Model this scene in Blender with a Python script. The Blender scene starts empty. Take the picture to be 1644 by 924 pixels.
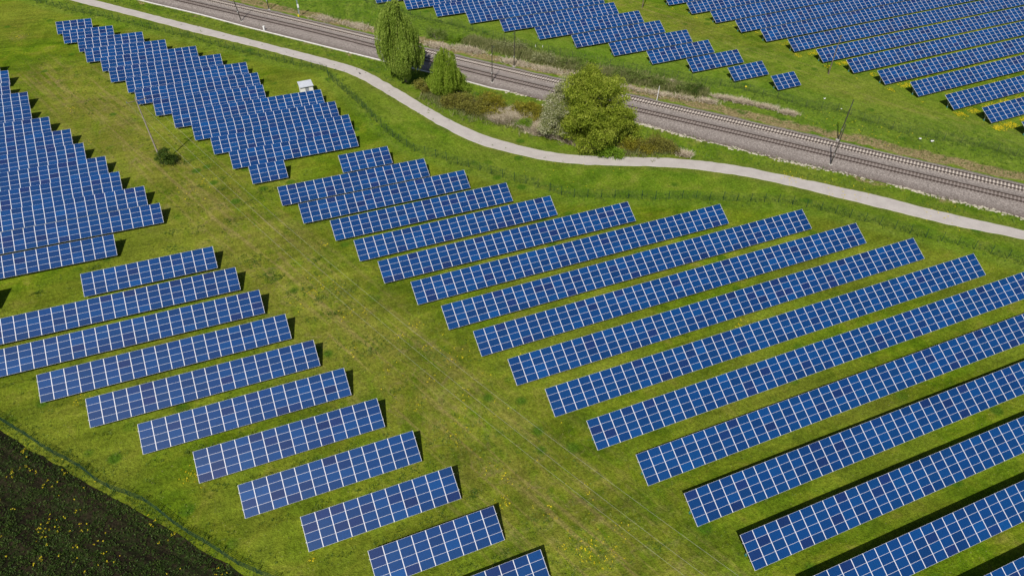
# Solar farm seen from the air: tables of modules on a spring meadow, a path, a railway.
import bpy, math, random
import numpy as np
from mathutils import Matrix, Vector

random.seed(7)
rng = np.random.default_rng(11)
scn = bpy.context.scene
COL = scn.collection

# ---------------------------------------------------------------- camera, sky, sun, exposure
cam = bpy.data.objects.new('camera', bpy.data.cameras.new('camera'))
COL.objects.link(cam)
cam.data.sensor_width = 36.0
cam.data.lens = 25.728
cam.data.clip_start = 0.5
cam.data.clip_end = 9000.0
R3 = Matrix(((0.9227573, 0.2529005, -0.2907925),
             (-0.3853146, 0.6195055, -0.6839193),
             (0.0071841, 0.7431382, 0.6690995)))
cam.matrix_world = Matrix.Translation((0, 0, 79.9113)) @ R3.to_4x4()
scn.camera = cam

SUN_EL, SH_AZ = math.radians(51.0), math.radians(38.0)      # height of the sun, heading of the shadows
world = bpy.data.worlds.new('World')
scn.world = world
world.use_nodes = True
wn = world.node_tree
sky = wn.nodes.new('ShaderNodeTexSky')
sky.sky_type = 'NISHITA'
sky.sun_disc = False
sky.sun_elevation = SUN_EL
sky.sun_rotation = SH_AZ + math.pi
sky.air_density = 1.0
sky.dust_density = 1.2
wn.links.new(sky.outputs[0], wn.nodes['Background'].inputs[0])
wn.nodes['Background'].inputs[1].default_value = 0.056
sd = bpy.data.lights.new('sun', 'SUN')
sd.energy = 4.9
sd.angle = math.radians(0.53)
sd.color = (1.0, 0.95, 0.87)
sun = bpy.data.objects.new('sun', sd)
COL.objects.link(sun)
dvec = Vector((math.sin(SH_AZ) * math.cos(SUN_EL), math.cos(SH_AZ) * math.cos(SUN_EL), -math.sin(SUN_EL)))
sun.rotation_euler = dvec.to_track_quat('-Z', 'Y').to_euler()
sun.location = (0, 0, 120)
scn.view_settings.view_transform = 'Standard'
scn.view_settings.look = 'None'
scn.view_settings.gamma = 1.0
scn.view_settings.use_curve_mapping = False
scn.view_settings.exposure = 0.0

# ---------------------------------------------------------------- surveyed lines (metres, seen from above)

PATH_UP = [[-36.78, 247.56], [-28.5, 238.61], [-10.27, 218.7], [8.67, 197.89], [22.42, 182.28], [31.3, 171.08], [36.71, 158.33], [40.89, 146.42], [44.98, 136.03], [49.51, 128.23], [56.44, 120.08], [63.58, 114.78], [74.03, 109.72], [81.47, 106.14], [89.49, 100.63], [94.56, 95.88], [101.86, 88.25], [110.08, 79.01], [117.38, 69.86], [125.4, 60.71], [132.5, 52.24]]
PATH_LO = [[-43.29, 249.93], [-34.73, 240.46], [-16.35, 220.65], [-2.46, 205.22], [8.12, 193.89], [21.58, 178.05], [28.97, 168.11], [34.06, 155.82], [38.28, 144.15], [42.29, 133.65], [46.69, 125.71], [53.97, 117.82], [59.19, 113.36], [67.9, 108.84], [76.78, 104.75], [83.63, 100.56], [88.58, 96.6], [92.53, 93.17], [99.47, 85.4], [107.3, 76.08], [114.66, 67.32], [123.17, 58.86], [130.56, 50.8]]
FENCE_PATH = [[-47.93, 248.22], [-39.93, 237.64], [-25.63, 224.02], [-19.72, 217.68], [-8.41, 206.22], [-1.12, 197.95], [7.65, 188.13], [16.54, 178.84], [23.12, 172.74], [23.32, 168.68], [25.37, 159.27], [26.44, 154.59], [27.64, 148.45], [28.68, 141.71], [30.12, 135.43], [31.5, 131.31], [32.48, 128.78], [34.55, 126.39], [36.46, 124.07], [38.47, 121.74], [40.21, 119.53], [42.13, 117.51], [43.83, 115.35], [45.36, 113.52], [47.13, 111.36], [49.34, 108.8], [51.3, 106.37], [53.23, 103.97], [54.62, 101.92], [56.94, 100.99], [59.7, 99.64], [62.18, 98.52], [64.93, 97.17], [67.68, 96.05], [70.26, 94.65], [73.11, 93.71], [76.07, 92.49], [78.56, 90.89], [81.23, 89.78], [83.99, 88.3], [86.65, 87.08], [89.23, 85.77], [91.49, 84.6], [93.62, 82.59], [96.13, 80.21], [98.18, 78.04], [99.92, 75.59], [101.97, 73.24], [104.1, 70.88], [105.9, 68.28], [107.91, 65.81], [110.0, 63.64], [111.96, 61.14], [113.86, 58.8], [115.58, 56.36], [117.54, 53.49], [120.11, 49.69]]
FENCE_FIELD = [[-43.3, 87.24], [-38.34, 81.16], [-36.73, 78.97], [-34.78, 76.58], [-33.03, 74.61], [-31.39, 72.82], [-29.77, 70.84], [-28.39, 69.08], [-26.68, 66.73], [-24.94, 64.3], [-23.24, 62.4], [-21.43, 60.48], [-19.46, 58.24], [-17.06, 55.16], [-15.19, 53.04], [-13.38, 50.8], [-11.05, 47.83], [-9.22, 45.59], [-5.46, 41.17]]
FENCE_FAR = [[40.12, 219.55], [53.08, 199.33], [62.42, 187.41], [70.16, 175.98], [78.92, 163.28], [87.6, 152.23], [96.49, 142.89], [103.12, 136.45], [107.72, 131.65], [111.91, 127.76], [115.51, 122.07], [117.59, 119.49], [119.18, 116.81], [120.73, 113.52], [123.44, 111.7], [127.06, 108.54], [127.02, 104.16], [129.7, 102.69], [130.24, 99.72], [131.58, 96.76], [133.69, 94.67], [135.94, 92.23], [137.58, 89.8], [140.41, 87.7], [142.2, 85.51], [143.58, 82.7], [145.36, 80.02], [147.48, 76.68]]
FIELD_EDGE = [[-43.64, 85.76], [-38.69, 79.55], [-34.89, 75.04], [-30.0, 69.13], [-25.96, 64.23], [-20.18, 57.71], [-16.59, 53.07], [-13.15, 48.88], [-11.98, 47.37], [-8.62, 43.37], [-4.83, 38.74]]
TROUGH = [[-20.41, 238.75], [-14.07, 231.63], [-1.98, 218.86], [8.32, 206.76], [18.17, 195.61], [37.64, 173.33], [44.44, 165.36], [53.12, 155.41], [57.87, 149.46], [60.83, 146.61], [68.14, 138.0], [80.85, 123.02], [84.76, 117.91], [89.14, 111.94], [96.84, 102.56], [103.14, 94.9], [109.65, 87.68], [115.63, 80.51], [120.86, 73.2], [126.29, 66.66], [128.41, 63.41], [134.12, 55.86]]
FAR = [[-8.5, 239.78], [2.45, 227.61], [11.46, 217.63], [25.75, 201.88], [63.12, 158.43], [104.75, 109.59], [136.18, 70.03], [142.24, 62.17]]
NEAR = [[-18.51, 243.33], [-5.76, 230.23], [10.75, 212.45], [27.52, 194.15], [61.24, 153.75], [101.92, 105.84], [132.86, 67.29], [138.94, 59.68]]
CLUMPS_DARK = [[3.8, 93.3], [5.1, 90.6], [6.9, 86.3], [3.9, 86.3], [8.7, 87.0], [8.2, 78.5], [11.5, 77.9], [-0.2, 98.3], [19.1, 71.7], [11.1, 67.3], [3.2, 110.2], [-2.9, 103.8], [-0.3, 98.2], [2.2, 124.9], [7.0, 100.4], [-1.2, 122.2], [-1.9, 99.4], [6.9, 97.2], [-5.3, 117.4], [-15.4, 117.4], [-11.9, 116.9], [-15.6, 112.5], [-3.8, 106.0], [-3.0, 103.4], [-5.1, 132.5], [-5.7, 128.5], [15.6, 47.4], [21.2, 40.9], [32.9, 32.8], [-27.9, 111.6], [-35.9, 108.0], [-11.1, 140.8], [-24.4, 183.8], [-9.6, 130.7]]
CLUMPS_BARE = [[11.2, 84.9], [14.7, 77.7], [17.9, 79.2], [20.1, 62.8], [13.3, 64.3], [7.5, 76.9], [8.8, 92.1], [1.7, 90.4], [8.2, 104.7], [18.5, 50.2], [19.6, 48.2], [28.1, 42.8], [22.8, 41.8], [30.1, 36.7], [16.1, 67.5], [11.0, 72.1], [19.8, 69.9], [-8.3, 132.5], [-29.4, 155.2], [-32.7, 172.1], [-45.9, 217.0], [18.0, 73.4]]
CLUMPS_LEAFY = [[17.0, 56.8], [15.1, 55.4], [14.5, 58.7], [24.3, 36.8], [26.1, 35.3], [27.0, 33.6], [23.1, 35.2], [30.9, 37.1], [1.5, 93.5], [6.7, 89.8], [8.7, 92.0], [8.0, 124.0], [10.3, 76.4], [9.8, 90.2], [13.8, 75.1], [-7.0, 123.0]]

# x, y of the lower left corner, heading in degrees, number of columns
TABLES = {
    'a0': (-54.657, 194.246, 0.12, 4),
    'a1': (-52.174, 187.411, 0.12, 4),
    'a2': (-51.477, 180.758, 0.12, 4),
    'a3': (-50.806, 174.545, 0.12, 6),
    'a4': (-51.596, 167.631, 0.12, 7),
    'a5': (-50.987, 160.93, 0.12, 9),
    'a6': (-50.112, 154.008, 0.12, 11),
    'a7': (-49.27, 147.185, 0.12, 12),
    'a8': (-48.619, 140.355, 0.12, 14),
    'a9': (-47.921, 133.554, 0.12, 15),
    'a10': (-47.102, 126.745, 0.12, 17),
    'a11': (-46.41, 119.956, 0.12, 18),
    'a12': (-45.744, 112.92, 0.12, 13),
    'l0': (-28.918, 103.535, 0.17, 12),
    'l00': (-47.734, 105.531, 0.12, 4),
    'l1': (-44.479, 96.535, 0.12, 23),
    'l2': (-43.399, 89.523, 0.12, 24),
    'l3': (-33.886, 82.391, 0.23, 20),
    'l4': (-27.72, 75.415, 0.11, 18),
    'l5': (-21.537, 68.402, -0.01, 16),
    'l6': (-15.357, 61.308, -0.01, 14),
    'l7': (-10.816, 54.25, 0.08, 13),
    'l8': (-4.705, 47.181, 0.19, 11),
    'l9': (1.429, 40.107, 0.2, 9),
    'l10': (7.569, 33.001, 0.12, 7),
    'c0': (16.902, 124.957, -0.03, 6),
    'c1': (3.984, 117.805, 0.02, 17),
    'c2': (6.567, 110.886, 0.03, 19),
    'c3': (10.778, 103.843, -0.06, 20),
    'c4': (13.297, 96.723, -0.03, 22),
    'c5': (15.62, 89.694, -0.08, 28),
    'c6': (19.111, 82.714, -0.17, 35),
    'c7': (21.82, 75.576, -0.1, 41),
    'c8': (24.412, 68.52, -0.11, 43),
    'c9': (26.984, 61.386, -0.2, 45),
    'c10': (29.548, 54.311, -0.3, 47),
    'c11': (32.302, 47.281, -0.09, 49),
    'c12': (35.552, 40.155, -0.09, 44),
    'c13': (38.036, 33.076, -0.09, 38),
    'c14': (40.904, 25.96, -0.09, 31),
    'c15': (43.771, 18.853, -0.09, 24),
    'c16': (46.638, 11.746, -0.09, 17),
    'm1': (-36.696, 214.419, 0.0, 5),
    'm2': (-34.944, 207.814, 0.01, 7),
    'm3': (-31.396, 201.397, -0.02, 9),
    'm4': (-29.652, 194.606, -0.0, 11),
    'm5': (-26.191, 188.195, 0.04, 13),
    'm6': (-24.428, 181.553, 0.01, 15),
    'm7': (-20.927, 174.801, 0.01, 16),
    'm8': (-19.192, 168.193, -0.01, 16),
    'm9': (-15.676, 161.439, 0.04, 14),
    'm10': (-12.195, 154.603, 0.04, 19),
    'm11': (-8.754, 147.861, -0.01, 18),
    'm12': (-5.688, 140.795, 0.04, 17),
    'm13': (-2.864, 133.892, -0.0, 15),
    'm14': (-0.028, 127.115, 0.04, 4),
    'n1': (45.998, 209.838, -0.02, 34),
    'n2': (52.822, 202.25, -0.02, 31),
    'n3': (59.219, 194.431, -0.02, 29),
    'n4': (66.121, 186.666, -0.02, 25),
    'n5': (72.763, 178.2, -0.1, 21),
    'n6': (79.561, 170.065, -0.06, 19),
    'n7': (86.362, 161.817, 0.01, 16),
    'n8': (92.999, 153.717, -0.08, 14),
    'n9': (99.524, 145.851, 0.0, 11),
    'n10': (106.263, 138.062, 0.07, 9),
    'n11': (112.765, 130.073, 0.02, 6),
    'n12': (119.451, 122.219, 0.01, 4),
    'p1': (124.239, 178.03, 0.0, 15),
    'p2': (126.738, 169.861, 0.0, 24),
    'p3': (129.315, 161.787, 0.0, 34),
    'p4': (131.855, 153.759, 0.0, 42),
    'p5': (134.356, 146.108, 0.0, 50),
    'p6': (136.914, 138.13, 0.0, 55),
    'p7': (139.375, 130.134, 0.0, 47),
    'p8': (142.025, 122.323, 0.0, 40),
    'p9': (144.46, 114.523, 0.0, 33),
    'p10': (146.978, 106.783, 0.0, 26),
    'p11': (149.237, 98.746, 0.0, 19),
    'p12': (151.759, 90.982, 0.0, 12),
    'p13': (154.083, 82.945, 0.0, 5),
}

CZ = (-2.026304, -0.861634, -0.451921, 1.062348, 0.708554)


def gz(x, y):
    """height of the meadow"""
    X = np.clip(x, -90, 190) / 100.0
    Y = (np.clip(y, -20, 270) - 130.0) / 100.0
    return CZ[0] * X + CZ[1] * Y + CZ[2] * X * Y + CZ[3] * X * X + CZ[4] * Y * Y


def resample(P, step):
    P = np.array(P, float)
    d = np.r_[0, np.cumsum(np.hypot(*np.diff(P, axis=0).T))]
    # Catmull-Rom through the points, then even spacing
    Q = np.vstack([2 * P[0] - P[1], P, 2 * P[-1] - P[-2]])
    out = []
    for i in range(1, len(Q) - 2):
        n = max(2, int((d[i] - d[i - 1]) / step * 2))
        t = np.linspace(0, 1, n, endpoint=False)[:, None]
        p0, p1, p2, p3 = Q[i - 1], Q[i], Q[i + 1], Q[i + 2]
        out.append(0.5 * ((2 * p1) + (-p0 + p2) * t + (2 * p0 - 5 * p1 + 4 * p2 - p3) * t ** 2 + (-p0 + 3 * p1 - 3 * p2 + p3) * t ** 3))
    out.append(P[-1:])
    S = np.vstack(out)
    dd = np.r_[0, np.cumsum(np.hypot(*np.diff(S, axis=0).T))]
    u = np.linspace(0, dd[-1], max(2, int(dd[-1] / step) + 1))
    return np.stack([np.interp(u, dd, S[:, 0]), np.interp(u, dd, S[:, 1])], 1)


def smooth(P, n):
    P = P.copy()
    for _ in range(n):
        P[1:-1] = 0.25 * P[:-2] + 0.5 * P[1:-1] + 0.25 * P[2:]
    return P


def normals(P):
    t = np.gradient(P, axis=0)
    t /= np.hypot(t[:, 0], t[:, 1])[:, None]
    return np.stack([-t[:, 1], t[:, 0]], 1)


def seg_dist(px, py, P):
    """distance of points to a polyline, and the side (+ = left of its direction)"""
    best = np.full(px.shape, 1e9)
    side = np.zeros(px.shape)
    for a, b in zip(P[:-1], P[1:]):
        d = b - a
        L2 = d @ d
        t = np.clip(((px - a[0]) * d[0] + (py - a[1]) * d[1]) / L2, 0, 1)
        ex, ey = px - (a[0] + t * d[0]), py - (a[1] + t * d[1])
        r = np.hypot(ex, ey)
        m = r < best
        best = np.where(m, r, best)
        side = np.where(m, np.sign(d[0] * ey - d[1] * ex), side)
    return best, side


def inside(px, py, poly):
    c = np.zeros(px.shape, bool)
    n = len(poly)
    for i in range(n):
        x1, y1 = poly[i]
        x2, y2 = poly[(i + 1) % n]
        m = ((y1 > py) != (y2 > py)) & (px < (x2 - x1) * (py - y1) / (y2 - y1 + 1e-12) + x1)
        c ^= m
    return c


# ---------------------------------------------------------------- mesh helpers
class MB:
    """collects vertices and faces for ONE mesh"""
    def __init__(s):
        s.v, s.f, s.m, s.n = [], [], [], 0

    def add(s, V, F, mi=0):
        V = np.asarray(V, float).reshape(-1, 3)
        F = np.asarray(F, int)
        s.v.append(V)
        s.f.append((F + s.n, mi))
        s.n += len(V)

    def box(s, c, size, R=None, mi=0, taper=1.0):
        h = np.array(size) / 2.0
        k = np.array([[-1, -1, -1], [1, -1, -1], [1, 1, -1], [-1, 1, -1], [-1, -1, 1], [1, -1, 1], [1, 1, 1], [-1, 1, 1]], float) * h
        k[4:, :2] *= taper
        if R is not None:
            k = k @ np.array(R).T
        s.add(k + np.array(c), [[0, 3, 2, 1], [4, 5, 6, 7], [0, 1, 5, 4], [1, 2, 6, 5], [2, 3, 7, 6], [3, 0, 4, 7]], mi)

    def tube(s, P, r, n=8, mi=0, caps=True):
        P = np.asarray(P, float)
        r = np.broadcast_to(np.asarray(r, float), (len(P),))
        T = np.gradient(P, axis=0)
        T /= np.linalg.norm(T, axis=1)[:, None] + 1e-12
        up = np.array([0, 0, 1.0]) if abs(T[0][2]) < 0.9 else np.array([1.0, 0, 0])
        V = []
        for p, t, q in zip(P, T, r):
            a = np.cross(t, up)
            a /= np.linalg.norm(a) + 1e-12
            b = np.cross(t, a)
            ang = np.linspace(0, 2 * math.pi, n, endpoint=False)[:, None]
            V.append(p + q * (np.cos(ang) * a + np.sin(ang) * b))
        F = []
        for i in range(len(P) - 1):
            for j in range(n):
                k = (j + 1) % n
                F.append([i * n + j, i * n + k, (i + 1) * n + k, (i + 1) * n + j])
        s.add(np.vstack(V), F, mi)
        if caps:
            ang = np.arange(n)
            for ring in (V[0], V[-1]):
                s.add(np.vstack([ring, ring.mean(0)]), [[j, (j + 1) % n, n, n] for j in ang], mi)

    def data(s, name, mats, smooth_=False):
        me = bpy.data.meshes.new(name)
        V = np.vstack(s.v)
        loops, starts, tot, mi = [], [], [], []
        at = 0
        for F, m in s.f:
            if F.shape[1] == 4:
                tri = F[:, 2] == F[:, 3]
                for Fx in (F[~tri], F[tri][:, :3]):
                    if len(Fx):
                        k = Fx.shape[1]
                        loops.append(Fx.ravel())
                        starts.append(at + np.arange(len(Fx)) * k)
                        tot.append(np.full(len(Fx), k))
                        mi.append(np.full(len(Fx), m))
                        at += Fx.size
            else:
                k = F.shape[1]
                loops.append(F.ravel())
                starts.append(at + np.arange(len(F)) * k)
                tot.append(np.full(len(F), k))
                mi.append(np.full(len(F), m))
                at += F.size
        loops, starts, tot, mi = (np.concatenate(a) for a in (loops, starts, tot, mi))
        me.vertices.add(len(V))
        me.vertices.foreach_set('co', V.ravel())
        me.loops.add(len(loops))
        me.loops.foreach_set('vertex_index', loops.astype(np.int32))
        me.polygons.add(len(starts))
        me.polygons.foreach_set('loop_start', starts.astype(np.int32))
        me.polygons.foreach_set('loop_total', tot.astype(np.int32))
        me.polygons.foreach_set('material_index', mi.astype(np.int32))
        me.polygons.foreach_set('use_smooth', np.full(len(starts), bool(smooth_)))
        for m in (mats if isinstance(mats, (list, tuple)) else [mats]):
            me.materials.append(m)
        me.update(calc_edges=True)
        return me


def obj(name, me, parent=None, loc=(0, 0, 0), **props):
    o = bpy.data.objects.new(name, me)
    COL.objects.link(o)
    o.location = loc
    if parent is not None:
        o.parent = parent
    for k, v in props.items():
        if v:
            o[k] = v
    return o


def thing(name, label, cat, loc=(0, 0, 0), group=None, rot=(0, 0, 0)):
    o = obj(name, None, None, loc, label=label, category=cat, group=group)
    o.rotation_euler = rot
    o.empty_display_size = 0.3
    return o


def structure(name, me, **k):
    return obj(name, me, None, kind='structure', **k)


def point_attr(me, name, vals):
    a = me.attributes.new(name, 'FLOAT', 'POINT')
    a.data.foreach_set('value', np.asarray(vals, np.float32))


def color_attr(me, name, rgba):
    a = me.attributes.new(name, 'FLOAT_COLOR', 'POINT')
    a.data.foreach_set('color', np.asarray(rgba, np.float32).ravel())


# ---------------------------------------------------------------- material helpers
class NT:
    def __init__(s, name):
        s.mat = bpy.data.materials.new(name)
        s.mat.use_nodes = True
        s.t = s.mat.node_tree
        s.bsdf = s.t.nodes['Principled BSDF']
        s.out = s.t.nodes['Material Output']

    def n(s, kind, **k):
        nd = s.t.nodes.new(kind)
        for a, v in k.items():
            setattr(nd, a, v)
        return nd

    def link(s, a, b):
        s.t.links.new(a, b)

    def put(s, sock, val):
        if hasattr(val, 'is_linked'):
            s.link(val, sock)
        else:
            sock.default_value = val

    def coords(s, kind='Object', scale=None, rot=None):
        c = s.n('ShaderNodeTexCoord').outputs[kind]
        if scale is None and rot is None:
            return c
        m = s.n('ShaderNodeMapping')
        s.link(c, m.inputs[0])
        if scale is not None:
            m.inputs['Scale'].default_value = scale
        if rot is not None:
            m.inputs['Rotation'].default_value = rot
        return m.outputs[0]

    def noise(s, vec, scale, detail=3.0, rough=0.55, dist=0.0, lac=2.0):
        nd = s.n('ShaderNodeTexNoise')
        s.link(vec, nd.inputs['Vector'])
        nd.inputs['Scale'].default_value = scale
        nd.inputs['Detail'].default_value = detail
        nd.inputs['Roughness'].default_value = rough
        nd.inputs['Distortion'].default_value = dist
        return nd.outputs[0]

    def ramp(s, fac, stops, interp='LINEAR'):
        nd = s.n('ShaderNodeValToRGB')
        nd.color_ramp.interpolation = interp
        els = nd.color_ramp.elements
        while len(els) < len(stops):
            els.new(0.5)
        for e, (p, c) in zip(els, stops):
            e.position = p
            e.color = (c[0], c[1], c[2], 1) if isinstance(c, (tuple, list)) else (c, c, c, 1)
        s.put(nd.inputs[0], fac)
        return nd.outputs[0]

    def mix(s, fac, a, b, mode='MIX'):
        nd = s.n('ShaderNodeMix', data_type='RGBA', blend_type=mode)
        nd.clamp_factor = True
        s.put(nd.inputs[0], fac)
        for sock, v in ((nd.inputs[6], a), (nd.inputs[7], b)):
            if isinstance(v, (tuple, list)):
                sock.default_value = (v[0], v[1], v[2], 1)
            else:
                s.link(v, sock)
        return nd.outputs[2]

    def math(s, op, a, b=0.0, c=0.0, clamp=False):
        nd = s.n('ShaderNodeMath', operation=op)
        nd.use_clamp = clamp
        for i, v in enumerate((a, b, c)):
            if i < len(nd.inputs):
                s.put(nd.inputs[i], v)
        return nd.outputs[0]

    def attr(s, name, kind='GEOMETRY', out='Fac'):
        nd = s.n('ShaderNodeAttribute', attribute_type=kind, attribute_name=name)
        return nd.outputs[out]

    def bump(s, h, strength, dist):
        nd = s.n('ShaderNodeBump')
        nd.inputs['Strength'].default_value = strength
        nd.inputs['Distance'].default_value = dist
        s.link(h, nd.inputs['Height'])
        s.link(nd.outputs[0], s.bsdf.inputs['Normal'])

    def set(s, color=None, rough=None, metal=None, spec=None):
        if color is not None:
            if isinstance(color, (tuple, list)):
                color = (color[0], color[1], color[2], 1)
            s.put(s.bsdf.inputs['Base Color'], color)
        if rough is not None:
            s.put(s.bsdf.inputs['Roughness'], rough)
        if metal is not None:
            s.put(s.bsdf.inputs['Metallic'], metal)
        if spec is not None:
            s.bsdf.inputs['Specular IOR Level'].default_value = spec
        return s


def simple(name, c1, c2, scale=4.0, rough=0.7, metal=0.0, bump=0.0):
    m = NT(name)
    v = m.coords('Object')
    f = m.noise(v, scale, 4)
    m.set(m.ramp(f, [(0.3, c1), (0.7, c2)]), rough, metal)
    if bump:
        m.bump(m.noise(v, scale * 3, 3), bump, 0.02)
    return m.mat


def foliage(name, dark, mid, light, transl=0.35, rough=0.6):
    """leaf colour varies from leaf to leaf through the 'tint' attribute"""
    m = NT(name)
    c = m.ramp(m.attr('tint'), [(0.0, dark), (0.5, mid), (1.0, light)])
    m.set(c, rough, 0.0, 0.25)
    tr = m.n('ShaderNodeBsdfTranslucent')
    m.link(c, tr.inputs[0])
    mx = m.n('ShaderNodeMixShader')
    mx.inputs[0].default_value = transl
    m.link(m.bsdf.outputs[0], mx.inputs[1])
    m.link(tr.outputs[0], mx.inputs[2])
    m.link(mx.outputs[0], m.out.inputs[0])
    return m.mat


# ================================================================ SETTING: the meadow
FP = np.array(FENCE_PATH)
path_up, path_lo = resample(PATH_UP, 1.0), resample(PATH_LO, 1.0)
path_mid = resample((np.array(PATH_UP) + np.array([np.array(PATH_LO)[np.argmin(np.hypot(*(np.array(PATH_LO) - p).T))] for p in PATH_UP])) / 2, 2.0)
farP, nearP = smooth(resample(FAR, 2.0), 30), smooth(resample(NEAR, 2.0), 30)
trough = resample(TROUGH, 2.0)
WIRE_A, WIRE_B = np.array([-16.2, 142.0]), np.array([33.4, 18.4])
FE = np.array(FIELD_EDGE)
FIELD_POLY = np.vstack([[-900, 1300], [-200, 300], FE, [40, -20], [400, -500], [-900, -500]])
FIELD_POLY[1] = FE[0] + (FE[0] - FE[3]) * 6
FIELD_POLY[0] = FE[0] + (FE[0] - FE[3]) * 60


def grid_axis(lo, hi, step):
    inner = np.arange(lo, hi + step / 2, step)
    k = np.array([8, 20, 50, 120, 300, 800, 2500, 7000.0])
    return np.concatenate([(lo - k)[::-1], inner, hi + k])


gx, gy = grid_axis(-66, 196, 0.8), grid_axis(4, 262, 0.8)
GX, GY = np.meshgrid(gx, gy)
px, py = GX.ravel(), GY.ravel()
gzv = gz(px, py)
nx, ny = len(gx), len(gy)
idx = np.arange(nx * ny).reshape(ny, nx)
quads = np.stack([idx[:-1, :-1].ravel(), idx[:-1, 1:].ravel(), idx[1:, 1:].ravel(), idx[1:, :-1].ravel()], 1)
mb = MB()
mb.add(np.stack([px, py, gzv], 1), quads)

dfen, sfen = seg_dist(px, py, resample(FENCE_PATH, 6.0))
dff, _ = seg_dist(px, py, resample(FENCE_FAR, 6.0))
dtr, strk = seg_dist(px, py, smooth(resample((np.array(FAR) + np.array(NEAR)) / 2, 8.0), 3))
dpath, _ = seg_dist(px, py, resample(path_mid, 6.0))
dw, _ = seg_dist(px, py, np.array([WIRE_A + (WIRE_A - WIRE_B) * 0.4, WIRE_B]))
dfield, _ = seg_dist(px, py, FE)
infield = inside(px, py, FIELD_POLY)
pathside = sfen > 0            # left of the fence's heading = towards the path
lush = np.exp(-((dfen - 1.2) / 1.6) ** 2) * 0.5 + np.exp(-(dff / 2.0) ** 2) * 0.7
between = pathside & (dtr < 45)
lush = np.maximum(lush, np.where(between, 0.38, 0.0))
farside = (strk > 0) & (dtr > 3)
lush = np.maximum(lush, np.where(farside & (dtr < 26), 0.62, 0.0))
lush = np.maximum(lush, np.where(farside & (dtr >= 26), 0.15, 0.0))
# dead brown grass along the far side of the line
dry = np.where(farside, np.exp(-((dtr - 7.5) / 2.4) ** 2), 0.0)
dry = np.maximum(dry, np.where(~farside & (dtr > 4), np.exp(-((dtr - 8.2) / 1.2) ** 2) * 0.45, 0.0))
worn = np.exp(-((dw - 0.5) / 8.5) ** 2)
dl, _ = seg_dist(px, py, np.array([[98, 235], [104, 213], [118, 172], [131, 132], [141, 102], [152, 84]]))
worn = np.maximum(worn, 0.75 * np.exp(-(dl / 6.5) ** 2))
for bx, by in CLUMPS_BARE:
    worn = np.maximum(worn, 1.25 * np.exp(-((px - bx) ** 2 + (py - by) ** 2) / 1.6 ** 2))
edge = np.exp(-((dpath - 2.2) / 0.7) ** 2)
ground_me = mb.data('ground', [None], True)
color_attr(ground_me, 'zones', np.stack([np.clip(lush, 0, 1), np.clip(dry, 0, 1), np.clip(worn, 0, 1.3), np.clip(edge, 0, 1)], 1))

g = NT('meadow_grass')
co = g.coords('Object')
zc = g.n('ShaderNodeAttribute', attribute_type='GEOMETRY', attribute_name='zones')
sep = g.n('ShaderNodeSeparateColor')
g.link(zc.outputs['Color'], sep.inputs[0])
zl, zd, zw = sep.outputs[0], sep.outputs[1], sep.outputs[2]
ze = zc.outputs['Alpha']
stretch = g.coords('Object', scale=(1.0, 0.42, 1.0), rot=(0, 0, math.radians(28)))
n_big = g.noise(co, 0.035, 4, 0.55, 0.4)
n_mid = g.noise(co, 0.22, 5, 0.62, 0.6)
n_patch = g.noise(stretch, 0.55, 4, 0.6, 0.8)
n_fine = g.noise(co, 2.2, 5, 0.72)
n_tuft = g.noise(co, 5.5, 3, 0.7)
base = g.ramp(n_mid, [(0.28, (0.050, 0.098, 0.004)), (0.45, (0.086, 0.142, 0.006)), (0.58, (0.125, 0.165, 0.010)), (0.74, (0.190, 0.180, 0.036))])
base = g.mix(g.ramp(n_big, [(0.40, 0.0), (0.62, 0.7)]), base, (0.150, 0.168, 0.022))
# worn olive-brown corridor under the wires
wf = g.math('MULTIPLY', zw, g.ramp(n_patch, [(0.34, 0.10), (0.62, 1.0)]))
base = g.mix(g.math('MULTIPLY', wf, 0.68), base, (0.185, 0.170, 0.034))
# streaks: tyre lines down the corridor, mowing lines along the rows
wdir = g.coords('Object', rot=(0, 0, math.radians(68)))
wst = g.n('ShaderNodeMapping')
g.link(wdir, wst.inputs[0])
wst.inputs['Scale'].default_value = (0.05, 1.0, 1.0)
tyre = g.ramp(g.noise(wst.outputs[0], 0.9, 3, 0.6), [(0.52, 0.0), (0.64, 0.75)])
base = g.mix(g.math('MULTIPLY', zw, tyre), base, (0.215, 0.180, 0.062))
mow = g.noise(g.coords('Object', scale=(0.06, 1.0, 1.0)), 0.75, 3, 0.6)
base = g.mix(1.0, base, g.ramp(mow, [(0.36, 0.86), (0.5, 1.0), (0.64, 1.12)]), 'MULTIPLY')
pat = g.noise(co, 0.085, 4, 0.6, 1.2)
base = g.mix(1.0, base, g.ramp(pat, [(0.34, 0.80), (0.5, 1.0), (0.66, 1.18)]), 'MULTIPLY')
bare = g.math('MULTIPLY', zw, g.ramp(g.noise(co, 0.42, 5, 0.65, 1.0), [(0.54, 0.0), (0.70, 0.6)]), clamp=True)
base = g.mix(bare, base, (0.200, 0.155, 0.080))
# lush long grass
lushc = g.ramp(n_patch, [(0.3, (0.060, 0.130, 0.014)), (0.52, (0.112, 0.195, 0.024)), (0.75, (0.190, 0.245, 0.055))])
lf = g.math('MULTIPLY', zl, g.ramp(n_mid, [(0.25, 0.55), (0.6, 1.0)]), clamp=True)
base = g.mix(lf, base, lushc)
# dead grass
drf = g.ramp(g.math('ADD', zd, g.math('MULTIPLY', g.math('SUBTRACT', n_mid, 0.5), 1.9)), [(0.46, 0.0), (0.72, 0.85)])
base = g.mix(drf, base, g.ramp(n_fine, [(0.3, (0.17, 0.115, 0.062)), (0.7, (0.31, 0.235, 0.155))]))
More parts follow.
